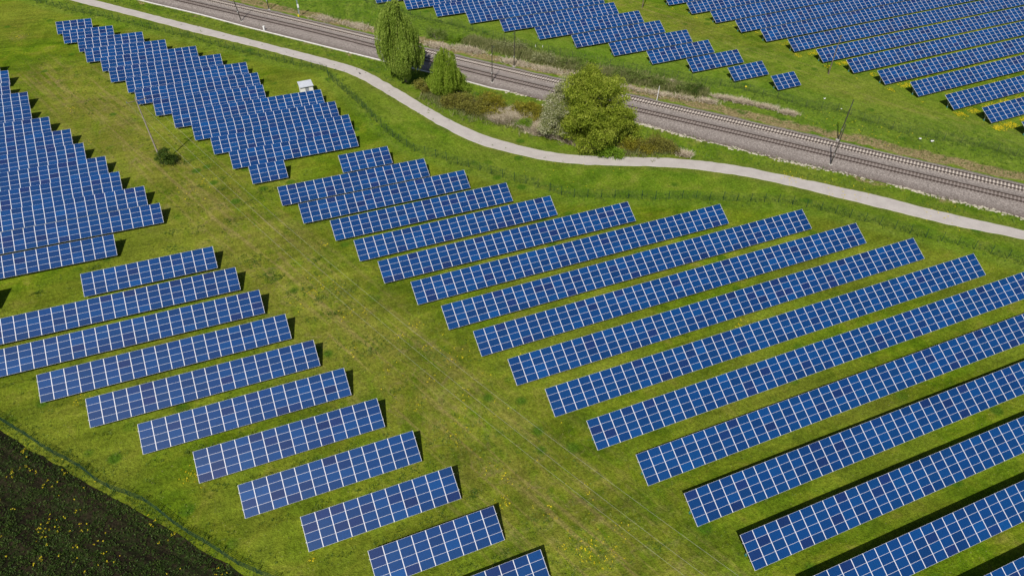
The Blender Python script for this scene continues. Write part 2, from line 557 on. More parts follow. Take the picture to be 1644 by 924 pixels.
# brown margin where the path's edge keeps the turf thin
base = g.mix(g.math('MULTIPLY', ze, g.ramp(n_fine, [(0.35, 0.1), (0.7, 0.75)])), base, (0.13, 0.12, 0.035))
# dark round weed patches
vor = g.n('ShaderNodeTexVoronoi')
vor.inputs['Scale'].default_value = 0.23
g.link(g.mix(0.08, co, g.noise(co, 1.2, 3), 'ADD'), vor.inputs['Vector'])
wp = g.math('MULTIPLY', g.ramp(vor.outputs['Distance'], [(0.16, 1.0), (0.27, 0.0)]), g.ramp(g.noise(co, 0.05, 2), [(0.48, 0.0), (0.56, 0.85)]))
base = g.mix(wp, base, (0.045, 0.105, 0.008))
# blade-scale light and dark: real variation of leaf, thatch and gaps
fine = g.math('ADD', g.math('MULTIPLY', n_fine, 0.62), g.math('MULTIPLY', n_tuft, 0.38))
base = g.mix(1.0, base, g.ramp(fine, [(0.32, 0.46), (0.50, 1.0), (0.68, 1.62)]), 'MULTIPLY')
speck = g.ramp(g.noise(co, 3.4, 2, 0.5), [(0.685, 0.0), (0.72, 1.0)])
base = g.mix(g.math('MULTIPLY', speck, 0.55), base, (0.26, 0.26, 0.10))
base = g.mix(1.0, base, (1.17, 1.19, 1.05), 'MULTIPLY')
g.set(base, 1.0, 0.0, 0.03)
hh = g.math('ADD', g.math('MULTIPLY', n_fine, 0.7), g.math('MULTIPLY', g.math('ADD', n_tuft, n_patch), 0.5))
g.bump(hh, 1.0, 0.36)
ground_me.materials[0] = g.mat
structure('ground', ground_me)

# ---------------------------------------------------------------- dark ploughed field in the near left corner
fe = resample(np.vstack([FE[0] + (FE[0] - FE[3]) * 2, FE, FE[-1] + (FE[-1] - FE[-3])]), 0.5)
fn = normals(fe)
wob = np.cumsum(rng.normal(0, 1, len(fe)))
wob = np.convolve(rng.normal(0, 1, len(fe)), np.ones(5) / 5, 'same') * 0.22
fe2 = fe + fn * wob[:, None]
cols = []
for k in (0, 1, 2, 4, 7, 11, 16, 24, 40, 70, 140, 400):
    cols.append((fe2 if k == 0 else fe) - fn.mean(0) / np.hypot(*fn.mean(0)) * k)
mb = MB()
n = len(fe)
V = np.vstack(cols)
V = np.c_[V, gz(V[:, 0], V[:, 1]) + 0.05]
F = []
for c in range(len(cols) - 1):
    i = np.arange(n - 1)
    F.append(np.stack([c * n + i, (c + 1) * n + i, (c + 1) * n + i + 1, c * n + i + 1], 1))
mb.add(V, np.vstack(F))
s = NT('dark_soil')
co = s.coords('Object')
nf, nm = s.noise(co, 3.2, 5, 0.7), s.noise(co, 0.45, 4, 0.6, 0.5)
c = s.ramp(nf, [(0.3, (0.009, 0.008, 0.005)), (0.55, (0.027, 0.021, 0.014)), (0.75, (0.062, 0.046, 0.030))])
c = s.mix(s.math('MULTIPLY', s.ramp(nm, [(0.42, 0.0), (0.6, 0.8)]), s.ramp(s.noise(co, 2.2, 4, 0.7), [(0.4, 0.0), (0.6, 1.0)])), c, (0.022, 0.045, 0.008))
fur = s.n('ShaderNodeMapping')
s.link(s.coords('Object', rot=(0, 0, math.radians(50))), fur.inputs[0])
fur.inputs['Scale'].default_value = (0.04, 1.0, 1.0)
furrow = s.noise(fur.outputs[0], 1.6, 3, 0.6)
c = s.mix(1.0, c, s.ramp(furrow, [(0.38, 0.65), (0.62, 1.9)]), 'MULTIPLY')
c = s.mix(1.0, c, (0.74, 0.74, 0.62), 'MULTIPLY')
s.set(c, 0.95, 0, 0.1)
s.bump(nf, 0.9, 0.4)
structure('field', mb.data('field', s.mat))

# ---------------------------------------------------------------- the pale path
m = NT('path_asphalt')
co = m.coords('Object')
c = m.ramp(m.noise(co, 0.5, 4, 0.6), [(0.3, (0.40, 0.365, 0.345)), (0.7, (0.47, 0.435, 0.41))])
c = m.mix(1.0, c, m.ramp(m.noise(co, 9, 3, 0.7), [(0.3, 0.86), (0.7, 1.10)]), 'MULTIPLY')
c = m.mix(m.ramp(m.noise(co, 0.9, 5, 0.7, 1.5), [(0.62, 0.0), (0.74, 0.35)]), c, (0.30, 0.27, 0.24))
m.set(c, 0.9, 0, 0.2)
m.bump(m.noise(co, 14, 3), 0.3, 0.02)


def nearest_on(P, q):
    return P[np.argmin(np.hypot(P[:, 0] - q[0], P[:, 1] - q[1]))]


up = resample(PATH_UP, 0.6)
lo_d = resample(PATH_LO, 0.15)
lo = smooth(np.array([nearest_on(lo_d, q) for q in up]), 12)
up = smooth(up, 3)
jit = lambda: np.convolve(rng.normal(0, 1, len(up)), [0.3, 0.4, 0.3], 'same')[:, None] * 0.10
nn = normals(up)
eu, el = up + nn * jit(), lo + nn * jit()
rows = [np.c_[eu, gz(*eu.T) + 0.0], np.c_[eu * .985 + el * .015, 0 * eu[:, :1]], np.c_[(eu + el) / 2, 0 * eu[:, :1]], np.c_[eu * .015 + el * .985, 0 * eu[:, :1]], np.c_[el, gz(*el.T) + 0.0]]
for k, h in ((1, 0.06), (2, 0.075), (3, 0.06)):
    rows[k][:, 2] = gz(*rows[k][:, :2].T) + h
mb = MB()
n = len(up)
i = np.arange(n - 1)
mb.add(np.vstack(rows), np.vstack([np.stack([k * n + i, (k + 1) * n + i, (k + 1) * n + i + 1, k * n + i + 1], 1) for k in range(4)]))
structure('path', mb.data('path', m.mat))

# ---------------------------------------------------------------- railway: ballast bed
ctr = smooth(resample(FAR, 1.0), 60)
nr_d = smooth(resample(NEAR, 0.3), 200)
nearC = smooth(np.array([nearest_on(nr_d, q) for q in ctr]), 20)
tr_d = resample(TROUGH, 0.3)
trC = smooth(np.array([nearest_on(tr_d, q) for q in ctr]), 6)
nl = normals(ctr)
if ((nearC - ctr) * nl).sum() > 0:
    nl = -nl                                         # nl points to the far side
z0 = gz(*ctr.T)
BH = 0.42
sec = [(ctr + nl * (2.9 + 0.25 * np.convolve(rng.normal(0, 1, len(ctr)), np.ones(3) / 3, 'same')[:, None]), -0.02, 0.2),
       (ctr + nl * 1.75, BH + 0.0, 0.1), (ctr + nl * 1.15, BH + 0.055, 0.15), (ctr + nl * 0.85, BH + .01, 0.8), (ctr + nl * 0.0, BH, 0.15), (ctr - nl * 0.85, BH + .01, 0.8), (ctr - nl * 1.15, BH + 0.055, 0.15), (ctr - nl * 1.7, BH, 0.05),
       ((ctr + nearC) / 2, BH - 0.05, 0.0),
       (nearC + nl * 1.7, BH, 0.1), (nearC + nl * 1.15, BH + .065, 0.25), (nearC + nl * 0.85, BH + .02, 0.9), (nearC, BH + .02, 0.5), (nearC - nl * 0.85, BH + .02, 0.9), (nearC - nl * 1.15, BH + .065, 0.25), (nearC - nl * 1.8, BH - 0.02, 0.1),
       (nearC * .45 + trC * .55, 0.22, 0.1), (nearC * .15 + trC * .85, 0.10, 0.5), (trC, 0.04, 0.9)]
mb = MB()
n = len(ctr)
i = np.arange(n - 1)
VV = np.vstack([np.c_[P, gz(*P.T) * 0 + (z0 if h > 0.15 else gz(*P.T)) + h] for P, h, _ in sec])
mb.add(VV, np.vstack([np.stack([k * n + i, (k + 1) * n + i, (k + 1) * n + i + 1, k * n + i + 1], 1) for k in range(len(sec) - 1)]))
me = mb.data('ballast', [None])
point_attr(me, 'stain', np.concatenate([np.full(n, s_) for _, _, s_ in sec]))
m = NT('ballast_gravel')
co = m.coords('Object')
vo = m.n('ShaderNodeTexVoronoi')
vo.inputs['Scale'].default_value = 6.0
m.link(co, vo.inputs['Vector'])
c = m.ramp(m.noise(co, 2.6, 6, 0.88), [(0.34, (0.120, 0.098, 0.086)), (0.5, (0.255, 0.220, 0.200)), (0.66, (0.44, 0.39, 0.36))])
c = m.mix(1.0, c, m.ramp(m.noise(co, 7.0, 2, 0.6), [(0.35, 0.7), (0.65, 1.35)]), 'MULTIPLY')
hsv = m.n('ShaderNodeHueSaturation')
hsv.inputs['Saturation'].default_value = 0.9
m.link(c, hsv.inputs['Color'])
c = m.mix(m.math('MULTIPLY', m.attr('stain'), m.ramp(m.noise(co, 0.7, 4, 0.7), [(0.3, 0.6), (0.65, 1.0)])), hsv.outputs[0], (0.090, 0.062, 0.048))
m.set(c, 0.95, 0, 0.2)
m.bump(vo.outputs['Distance'], 0.8, 0.12)
me.materials[0] = m.mat
structure('ballast', me)

# ---------------------------------------------------------------- railway: tracks
RUST = simple('rusty_rail_steel', (0.030, 0.019, 0.015), (0.055, 0.036, 0.028), 3.0, 0.6, 0.3)
SLEEP_L = simple('pale_concrete', (0.46, 0.40, 0.345), (0.62, 0.55, 0.48), 1.3, 0.85)
SLEEP_D = simple('grimy_concrete', (0.20, 0.165, 0.15), (0.34, 0.29, 0.265), 1.3, 0.9)


def along(P, z, off, nrm):
    Q = P + nrm * off
    return np.c_[Q, z]


def build_track(P, nrm, label, smat, first):
    t = thing('railway_track', label, 'railway track', (P[0][0], P[0][1], float(z0[0]) + BH), 'parallel railway tracks')
    org = np.array(t.location)
    for sgn in (-1, 1):
        mb = MB()
        prof = [(-0.10, 0.04), (0.10, 0.04), (0.05, 0.08), (0.05, 0.20), (-0.05, 0.20), (-0.05, 0.08)]
        n = len(P)
        ring = [along(P, z0 + BH + h, sgn * 0.7525 + dx, nrm) - org for dx, h in prof]
        i = np.arange(n - 1)
        k = len(prof)
        mb.add(np.vstack(ring), np.vstack([np.stack([a * n + i, ((a + 1) % k) * n + i, ((a + 1) % k) * n + i + 1, a * n + i + 1], 1) for a in range(k)]))
        obj('rail', mb.data('rail', RUST), t)
    d = np.r_[0, np.cumsum(np.hypot(*np.diff(P, axis=0).T))]
    u = np.arange(0.3, d[-1] - 0.3, 0.65)
    X = np.stack([np.interp(u, d, P[:, 0]), np.interp(u, d, P[:, 1]), np.interp(u, d, z0 + BH), np.interp(u, d, nrm[:, 0]), np.interp(u, d, nrm[:, 1])], 1)
    mbp = MB()
    mbp.box((0, 0, -0.04), (2.5, 0.29, 0.19), mi=0, taper=0.95)
    me_s = mbp.data('sleeper', smat)
    rest = MB()
    near_order = np.argsort(np.hypot(np.hypot(X[:, 0], X[:, 1]), 80 - X[:, 2]) + np.where((X[:, 0] > 134), 400, 0))
    own = set(near_order[:100].tolist())
    for j, (x, y, z, a, b) in enumerate(X):
        ang = math.atan2(b, a)
        if j in own:
            s_ = obj('sleeper', me_s, t, (x - org[0], y - org[1], z - org[2]))
            s_.rotation_euler = (0, 0, ang)
        else:
            Rz = Matrix.Rotation(ang, 3, 'Z')
            rest.box((x - org[0], y - org[1], z - org[2] - 0.04), (2.5, 0.29, 0.19), Rz, taper=0.95)
    obj('sleepers', rest.data('sleepers', smat), t, kind='stuff')
    return t


build_track(ctr, nl, 'far railway track with pale clean concrete sleepers on grey ballast', SLEEP_L, 0)
build_track(nearC, nl, 'near railway track with brown grimy sleepers, closer to the pale path', SLEEP_D, 0)

# cable trough: clean white lids on the left, crumbling and overgrown on the right
WHITE = simple('white_concrete', (0.62, 0.60, 0.56), (0.78, 0.76, 0.73), 2.0, 0.8)
DIRTY = simple('weathered_white_stone', (0.28, 0.25, 0.19), (0.62, 0.57, 0.47), 2.5, 0.9, bump=0.4)
tp = resample(TROUGH, 1.0)
tn = normals(tp)
split = int(np.argmin(np.hypot(tp[:, 0] - 60.8, tp[:, 1] - 146.6)))
t = thing('cable_trough', 'long white concrete cable trough edging the ballast beside the path verge', 'cable trough', (tp[0][0], tp[0][1], float(gz(*tp[0]))))
org = np.array(t.location)
lid, body = MB(), MB()
for j in range(split):
    a = tp[j]
    ang = math.atan2(*(tp[j + 1] - tp[j])[::-1])
    hid = 37.8 < a[0] < 44
    Rz = Matrix.Rotation(ang + random.uniform(-0.012, 0.012), 3, 'Z')
    w = 0.42 if a[0] < 44 else 0.30
    p = np.array([(tp[j][0] + tp[j + 1][0]) / 2, (tp[j][1] + tp[j + 1][1]) / 2, float(gz(*tp[j])) + 0.14]) - org
    lid.box(p + [0, 0, 0.07 + random.uniform(-.008, .008)], (0.985, w, 0.06), Rz)
    body.box(p - [0, 0, 0.05], (1.0, w - 0.08, 0.17), Rz)
obj('lid', lid.data('lid', WHITE), t)
obj('channel', body.data('channel', DIRTY), t)
st = MB()


def stone(mb, c, r, flat=0.5, mi=0):
    k = np.array([[-1, -1, 0], [0, -1.2, 0], [1, -.8, 0], [1.1, .3, 0], [.4, 1.1, 0], [-.7, 1, 0]], float)
    k = k * [1.6, .8, 1] * r * rng.uniform(0.75, 1.2, (6, 1))
    a = -0.85 + rng.normal(0, .45)
    Rm = np.array([[math.cos(a), -math.sin(a)], [math.sin(a), math.cos(a)]])
    k[:, :2] = k[:, :2] @ Rm.T
    top = k * 0.72 + [0, 0, r * flat] + rng.normal(0, r * .07, (6, 3))
    V = np.vstack([k - [0, 0, .05], top, [[0, 0, r * flat * 1.15]]]) + c
    F = [[j, (j + 1) % 6, 6 + (j + 1) % 6, 6 + j] for j in range(6)] + [[6 + j, 6 + (j + 1) % 6, 12, 12] for j in range(6)]
    mb.add(V, F, mi)


for j in range(split, len(tp) - 1):
    if math.sin(j * 0.37) + math.sin(j * 0.11 + 2) < -0.35 or random.random() < .12:
        continue
    ang = math.atan2(*(tp[j + 1] - tp[j])[::-1])
    Rz = Matrix.Rotation(ang + random.gauss(0, .05), 3, 'Z') @ Matrix.Rotation(random.gauss(0, .06), 3, 'X')
    q = (tp[j] + tp[j + 1]) / 2 + tn[j] * random.gauss(0, .05)
    st.box((q[0], q[1], float(gz(*q)) + .07), (random.uniform(.55, .96), random.uniform(.16, .27), .10), Rz)
for j in range(split - 1, len(tp) - 1):
    amount = 0.5 + 0.5 * math.sin(j * 0.21) + 0.35 * math.sin(j * 0.57 + 1)
    dens = 11 if tp[j][0] > 78 else 4
    if 62 < tp[j][0] < 77:
        dens = 3
    for q in range(dens):
        if random.random() > 0.18 + 0.62 * amount:
            continue
        s_ = random.random()
        o_ = random.gauss(0, 0.36)
        p = tp[j] * (1 - s_) + tp[j + 1] * s_ + tn[j] * o_
        stone(st, np.array([p[0], p[1], float(gz(*p)) + 0.04]), random.uniform(0.07, 0.20) * (1.4 if random.random() < .1 else 1), 0.3)
obj('rubble', st.data('rubble', DIRTY), None, kind='stuff', label='line of broken whitish stones along the ballast edge right of the big tree', category='rubble')

# ================================================================ SOLAR TABLES
CW, ZL, TILT, RL = 1.67, 0.6, math.radians(28.464), 4.01974
RP = RL / 4.0

fr = simple('anodised_frame', (0.72, 0.72, 0.77), (0.80, 0.80, 0.84), 0.8, 0.5, 0.05)
m = NT('solar_cells')
uv = m.coords('UV')
sx = m.n('ShaderNodeSeparateXYZ')
m.link(uv, sx.inputs[0])
oi = m.n('ShaderNodeObjectInfo')
tone = m.math('FRACT', m.math('ADD', m.math('MULTIPLY', oi.outputs['Random'], m.math('SUBTRACT', 1.0, m.attr('shared'))), m.attr('tone')))
blue = m.ramp(tone, [(0.0, (0.004, 0.013, 0.088)), (0.05, (0.006, 0.017, 0.100)), (0.12, (0.000, 0.024, 0.122)), (0.5, (0.000, 0.032, 0.145)), (0.94, (0.000, 0.039, 0.165)), (1.0, (0.000, 0.050, 0.200))])
tone2 = m.math('FRACT', m.math('MULTIPLY', tone, 37.3))
blue = m.mix(1.0, blue, m.ramp(tone2, [(0.0, 0.74), (1.0, 1.02)]), 'MULTIPLY')
# crystal mottling inside the cells, thin silver lines across the module
pos = m.coords('Object')
mot = m.n('ShaderNodeVectorMath', operation='ADD')
m.link(pos, mot.inputs[0])
m.link(m.math('MULTIPLY', tone, 57.0), mot.inputs[1])
blue = m.mix(0.35, blue, m.ramp(m.noise(mot.outputs[0], 7.0, 2, 0.5), [(0.35, (0.6, 0.6, 0.65)), (0.65, (1.35, 1.35, 1.3))]), 'MULTIPLY')
line_v = m.math('LESS_THAN', m.math('ABSOLUTE', m.math('SUBTRACT', m.math('FRACT', m.math('MULTIPLY', sx.outputs[1], 9.0)), 0.5)), 0.14)
line_u = m.math('LESS_THAN', m.math('ABSOLUTE', m.math('SUBTRACT', m.math('FRACT', m.math('MULTIPLY', sx.outputs[0], 10.0)), 0.0)), 0.04)
blue = m.mix(m.math('MULTIPLY', line_v, 0.36), blue, (0.025, 0.13, 0.36))
blue = m.mix(m.math('MULTIPLY', line_u, 0.12), blue, (0.10, 0.19, 0.42))
m.set(blue, 0.14, 0.0, 0.20)
m.bsdf.inputs['Coat Weight'].default_value = 0.46          # dusty film: broad sheen towards the sun
m.bsdf.inputs['Coat Roughness'].default_value = 0.36
CELLS = m.mat
GALV = simple('galvanised_steel', (0.30, 0.31, 0.33), (0.48, 0.49, 0.51), 5.0, 0.45, 0.5)
TEAL = simple('teal_post_foot', (0.02, 0.16, 0.13), (0.04, 0.24, 0.19), 4.0, 0.6)


def module_geo(ox=0.0, oy=0.0):
    """one framed module lying flat, lower left corner at (ox, oy), frame 4 cm deep"""
    w, h, fwx, fwy, t = CW - 0.012, RP - 0.006, 0.036, 0.012, 0.04
    a = 0.006
    b = 0.003
    O = np.array([[a, b], [a + w, b], [a + w, b + h], [a, b + h]]) + [ox, oy]
    I = np.array([[a + fwx, b + fwy], [a + w - fwx, b + fwy], [a + w - fwx, b + h - fwy], [a + fwx, b + h - fwy]]) + [ox, oy]
    V = np.vstack([np.c_[O, np.zeros(4)], np.c_[O, np.full(4, t)], np.c_[I, np.full(4, t)], np.c_[I, np.full(4, t - .006)]])
    F0 = [[0, 1, 5, 4], [1, 2, 6, 5], [2, 3, 7, 6], [3, 0, 4, 7], [4, 5, 9, 8], [5, 6, 10, 9], [6, 7, 11, 10], [7, 4, 8, 11],
          [8, 9, 13, 12], [9, 10, 14, 13], [10, 11, 15, 14], [11, 8, 12, 15], [3, 2, 1, 0]]
    return V, F0, [[12, 13, 14, 15]]


def module_mesh(cells, own=True):
    mb = MB()
    k = len(cells)
    allV, F0, F1 = [], [], []
    for q, (cx_, cy_) in enumerate(cells):
        V, f0, f1 = module_geo(cx_, cy_)
        allV.append(V)
        F0.append(np.array(f0) + 16 * q)
        F1.append(np.array(f1) + 16 * q)
    mb.add(np.vstack(allV), np.vstack(F0), 0)
    mb.f.append((np.vstack(F1), 1))
    me = mb.data('solar_module', [fr, CELLS])
    uvl = me.uv_layers.new(name='UVMap')
    li = np.zeros(len(me.loops), np.int32)
    me.loops.foreach_get('vertex_index', li)
    loc = li % 16
    u = np.isin(loc, [13, 14, 1, 2, 5, 6, 9, 10]).astype(np.float32)
    v_ = np.isin(loc, [14, 15, 2, 3, 6, 7, 10, 11]).astype(np.float32)
    uvl.data.foreach_set('uv', np.stack([u, v_], 1).astype(np.float32).ravel())
    tn_ = np.zeros(16 * k) if own else np.repeat(rng.uniform(0, 1, k), 16)
    point_attr(me, 'tone', tn_)
    point_attr(me, 'shared', np.zeros(16 * k) if own else np.ones(16 * k))
    return me


MOD_ME = module_mesh([(0, 0)])


def post_mesh():
    """post + rafter + brace under the modules; origin on the ground under the post"""
    mb = MB()
    yp = RL * math.cos(TILT) * 0.60
    zt = ZL + RL * math.sin(TILT) * 0.60 - 0.16
    mb.box((0, yp, zt / 2 - 0.1), (0.10, 0.12, zt + 0.2), mi=0)
    mb.box((0, yp, 0.13), (0.20, 0.22, 0.34), mi=1)
    Rx = Matrix.Rotation(TILT, 3, 'X')
    c = Rx @ Vector((0, RL * 0.5, -0.125))
    mb.box((0, c[1], c[2] + ZL), (0.07, RL * 0.86, 0.09), Rx, mi=0)
    a = np.array([0, yp, zt * 0.35])
    b = np.array([0, RL * math.cos(TILT) * 0.26, ZL + RL * math.sin(TILT) * 0.26 - 0.17])
    mb.tube([a, b], 0.032, 6)
    a2 = np.array([0, yp, zt * 0.45])
    b2 = np.array([0, RL * math.cos(TILT) * 0.88, ZL + RL * math.sin(TILT) * 0.88 - 0.17])
    mb.tube([a2, b2], 0.032, 6)
    return mb.data('post', [GALV, TEAL])


POST_ME = post_mesh()
CAMV = np.array([0, 0, 79.9])
WORDS = {1: 'one', 2: 'two', 3: 'three', 4: 'four', 5: 'five', 6: 'six', 7: 'seven', 8: 'eight', 9: 'nine', 10: 'ten', 11: 'eleven', 12: 'twelve', 13: 'thirteen', 14: 'fourteen', 15: 'fifteen', 16: 'sixteen', 17: 'seventeen', 18: 'eighteen', 19: 'nineteen', 20: 'twenty'}
ORD = {0: 'topmost', 1: 'second', 2: 'third', 3: 'fourth', 4: 'fifth', 5: 'sixth', 6: 'seventh', 7: 'eighth', 8: 'ninth', 9: 'tenth', 10: 'eleventh', 11: 'twelfth', 12: 'thirteenth', 13: 'fourteenth', 14: 'fifteenth', 15: 'sixteenth', 16: 'seventeenth'}
BLOCK = {'a': ('in the crowded upper left block', 'solar tables crowded at the upper left edge'),
         'l': ('in the lower left stack', 'solar tables stepping down the lower left'),
         'm': ('in the block before the hut', 'solar tables packed together before the white hut'),
         'c': ('in the block right of the wires', 'solar tables right of the overhead wires'),
         'n': ('beyond the railway, left group', 'solar tables beyond the railway left of the lane'),
         'p': ('beyond the railway, right group', 'solar tables beyond the railway right of the lane')}
SPECIAL = {'l0': 'short twelve column solar table alone above the long tables at lower left',
           'l00': 'solar table cut by the left edge, only its shadow reaching into the photo',
           'm1': 'five column solar table, the far tip of the block before the white hut',
           'm14': 'little four column solar table at the near foot of the block below the hut',
           'c0': 'small six column solar table, first of the big block right of the wires',
           'n12': 'smallest solar table, four columns, alone nearest the railway beyond the tracks',
           'n11': 'six column solar table second nearest the end of the lane beyond the railway',
           'a12': 'shorter solar table closing the crowded left block, at its near bottom',
           'a0': 'solar table just past the left edge, topmost of the crowded left block',
           'p13': 'solar table corner cut by the right edge above the railway',
           'l10': 'solar table cut by the bottom edge, lowest of the lower left stack',
           'c16': 'solar table cut by the bottom right corner, lowest of the right block'}


def build_table(key, x, y, yaw_deg, N, order, count):
    yaw = math.radians(yaw_deg)
    ux, uy = math.cos(yaw), math.sin(yaw)
    Lw = N * CW
    za, zb = float(gz(x, y)), float(gz(x + Lw * ux, y + Lw * uy))
    pitch = math.atan2(zb - za, Lw)
    where, grp = BLOCK[key[0]]
    cut = (key in 'n1 n2 n3 n4 p1 p2 p3 p4 p5 p6 p7 p8 p9 p10 p11 p12 c11 c12 c13 c14 c15 l1 l2'.split()) or key[0] == 'a'
    size = 'long' if N > 16 else 'mid length' if N > 8 else 'short'
    numw = '' if cut or N > 20 else WORDS[N] + ' column '
    ordw = 'lowest' if order == count - 1 else ORD[order]
    lab = SPECIAL.get(key) or '%s %sblue solar table, %s from top %s' % (size, numw, ordw, where)
    t = thing('solar_table', lab.replace('topmost from top', 'topmost').replace('lowest from top', 'lowest'), 'solar table', (x, y, za), grp, (0, -pitch, yaw))
    cells = [(i, j) for i in range(N) for j in range(4)]
    own = cells
    if len(cells) > 100:
        def dist(c):
            wx, wy = x + (c[0] + .5) * CW * ux, y + (c[0] + .5) * CW * uy + c[1]
            return math.sqrt(wx * wx + wy * wy + 78 * 78)
        own = sorted(cells, key=dist)[:100]
    own_set = set(own)
    rest = [(i * CW, j * RP) for i, j in cells if (i, j) not in own_set]
    ct, st_ = math.cos(TILT), math.sin(TILT)
    for i, j in own:
        o = bpy.data.objects.new('solar_module', MOD_ME)
        COL.objects.link(o)
        o.parent = t
        o.rotation_euler = (TILT + random.gauss(0, 0.0022), random.gauss(0, 0.002), 0)
        o.location = (i * CW, j * RP * ct, ZL + j * RP * st_)
    if rest:
        o = obj('solar_modules', module_mesh(rest, False), t, (0, 0, ZL), kind='stuff')
        o.rotation_euler = (TILT, 0, 0)
    # two purlins, their ends showing past the modules
    for k in (0.27, 0.77):
        mb = MB()
        mb.box((Lw / 2, 0, 0), (Lw + 0.22, 0.06, 0.07))
        r = obj('rail', mb.data('rail', GALV), t, (0, k * RL * ct + 0.04 * st_, ZL + k * RL * st_ - 0.04 * ct))
        r.rotation_euler = (TILT, 0, 0)
    npost = max(2, int(round(Lw / 3.6)) + 1)
    for q in range(npost):
        p = obj('post', POST_ME, t, (0.45 + q * (Lw - 0.9) / (npost - 1), 0, 0))


for b in 'almcnp':
    keys = [k for k in TABLES if k[0] == b]
    for k in keys:
        build_table(k, *TABLES[k], max(0, int(k[1:]) - (0 if b in 'lc' else 1)), 99)

# ================================================================ PLANTS
def leaves(P, size, direction=None, aspect=0.5, spread=1.0, mb=None, tints=None):
    """rhombic leaf clumps at points P; direction = the axis they hang or stand along"""
    n = len(P)
    d = rng.normal(0, 1, (n, 3)) * spread
    if direction is not None:
        d = d + direction
    d /= np.linalg.norm(d, axis=1)[:, None] + 1e-9
    r = rng.normal(0, 1, (n, 3))
    s = np.cross(d, r)
    s /= np.linalg.norm(s, axis=1)[:, None] + 1e-9
    L = (size * rng.uniform(0.6, 1.35, n))[:, None]
    V = np.stack([P - d * L * .5, P + s * L * aspect * .5, P + d * L * .5, P - s * L * aspect * .5], 1).reshape(-1, 3)
    F = np.arange(4 * n).reshape(n, 4)
    mb.add(V, F, 0)
    mb.tint = getattr(mb, 'tint', [])
    mb.tint.append(np.repeat(np.clip(rng.normal(0.5, 0.2, n) if tints is None else tints, 0, 1), 4))


def leaf_data(mb, name, mat):
    me = mb.data(name, mat)
    point_attr(me, 'tint', np.concatenate(mb.tint))
    return me


BARK = simple('grey_bark', (0.07, 0.055, 0.04), (0.16, 0.13, 0.10), 3.0, 0.9, bump=0.5)
F_WIL = foliage('willow_leaves', (0.16, 0.24, 0.028), (0.31, 0.43, 0.06), (0.48, 0.58, 0.13), 0.5)
F_WIL2 = foliage('young_willow_leaves', (0.16, 0.25, 0.02), (0.30, 0.43, 0.038), (0.45, 0.55, 0.09), 0.5)
F_BIG = foliage('crack_willow_leaves', (0.15, 0.21, 0.016), (0.32, 0.40, 0.034), (0.50, 0.55, 0.09), 0.5)
F_BLO = foliage('blossom_leaves', (0.12, 0.16, 0.035), (0.28, 0.30, 0.11), (0.72, 0.70, 0.52), 0.35)
F_OLV = foliage('olive_shrub_leaves', (0.11, 0.095, 0.026), (0.20, 0.195, 0.030), (0.34, 0.335, 0.07), 0.35)
F_YEL = foliage('yellow_olive_leaves', (0.13, 0.115, 0.012), (0.25, 0.235, 0.018), (0.37, 0.34, 0.040), 0.35)
F_BRT = foliage('bright_green_leaves', (0.09, 0.17, 0.010), (0.18, 0.31, 0.016), (0.28, 0.42, 0.040), 0.4)
F_DRK = foliage('dark_green_leaves', (0.030, 0.065, 0.008), (0.070, 0.125, 0.014), (0.13, 0.19, 0.025), 0.35)
F_MID = foliage('mid_green_leaves', (0.085, 0.13, 0.020), (0.155, 0.22, 0.040), (0.27, 0.32, 0.095), 0.35)
F_PAL = foliage('pale_sprouting_leaves', (0.13, 0.155, 0.045), (0.27, 0.29, 0.12), (0.50, 0.50, 0.27), 0.35)
F_SCR = foliage('scrub_blades', (0.10, 0.13, 0.035), (0.20, 0.225, 0.070), (0.40, 0.37, 0.19), 0.3)
F_DRY = foliage('dead_grass_blades', (0.22, 0.16, 0.09), (0.46, 0.39, 0.28), (0.72, 0.65, 0.52), 0.25)
F_TALL = foliage('tall_grass_blades', (0.070, 0.14, 0.020), (0.135, 0.225, 0.035), (0.24, 0.30, 0.07), 0.4)


def branches(base, tips, r0, mb):
    for tp_ in tips:
        mid = base * 0.45 + tp_ * 0.55 + np.array([0, 0, abs(tp_[2] - base[2]) * 0.12]) + rng.normal(0, .25, 3)
        mb.tube([base, mid, tp_], [r0, r0 * .55, r0 * .15], 6)


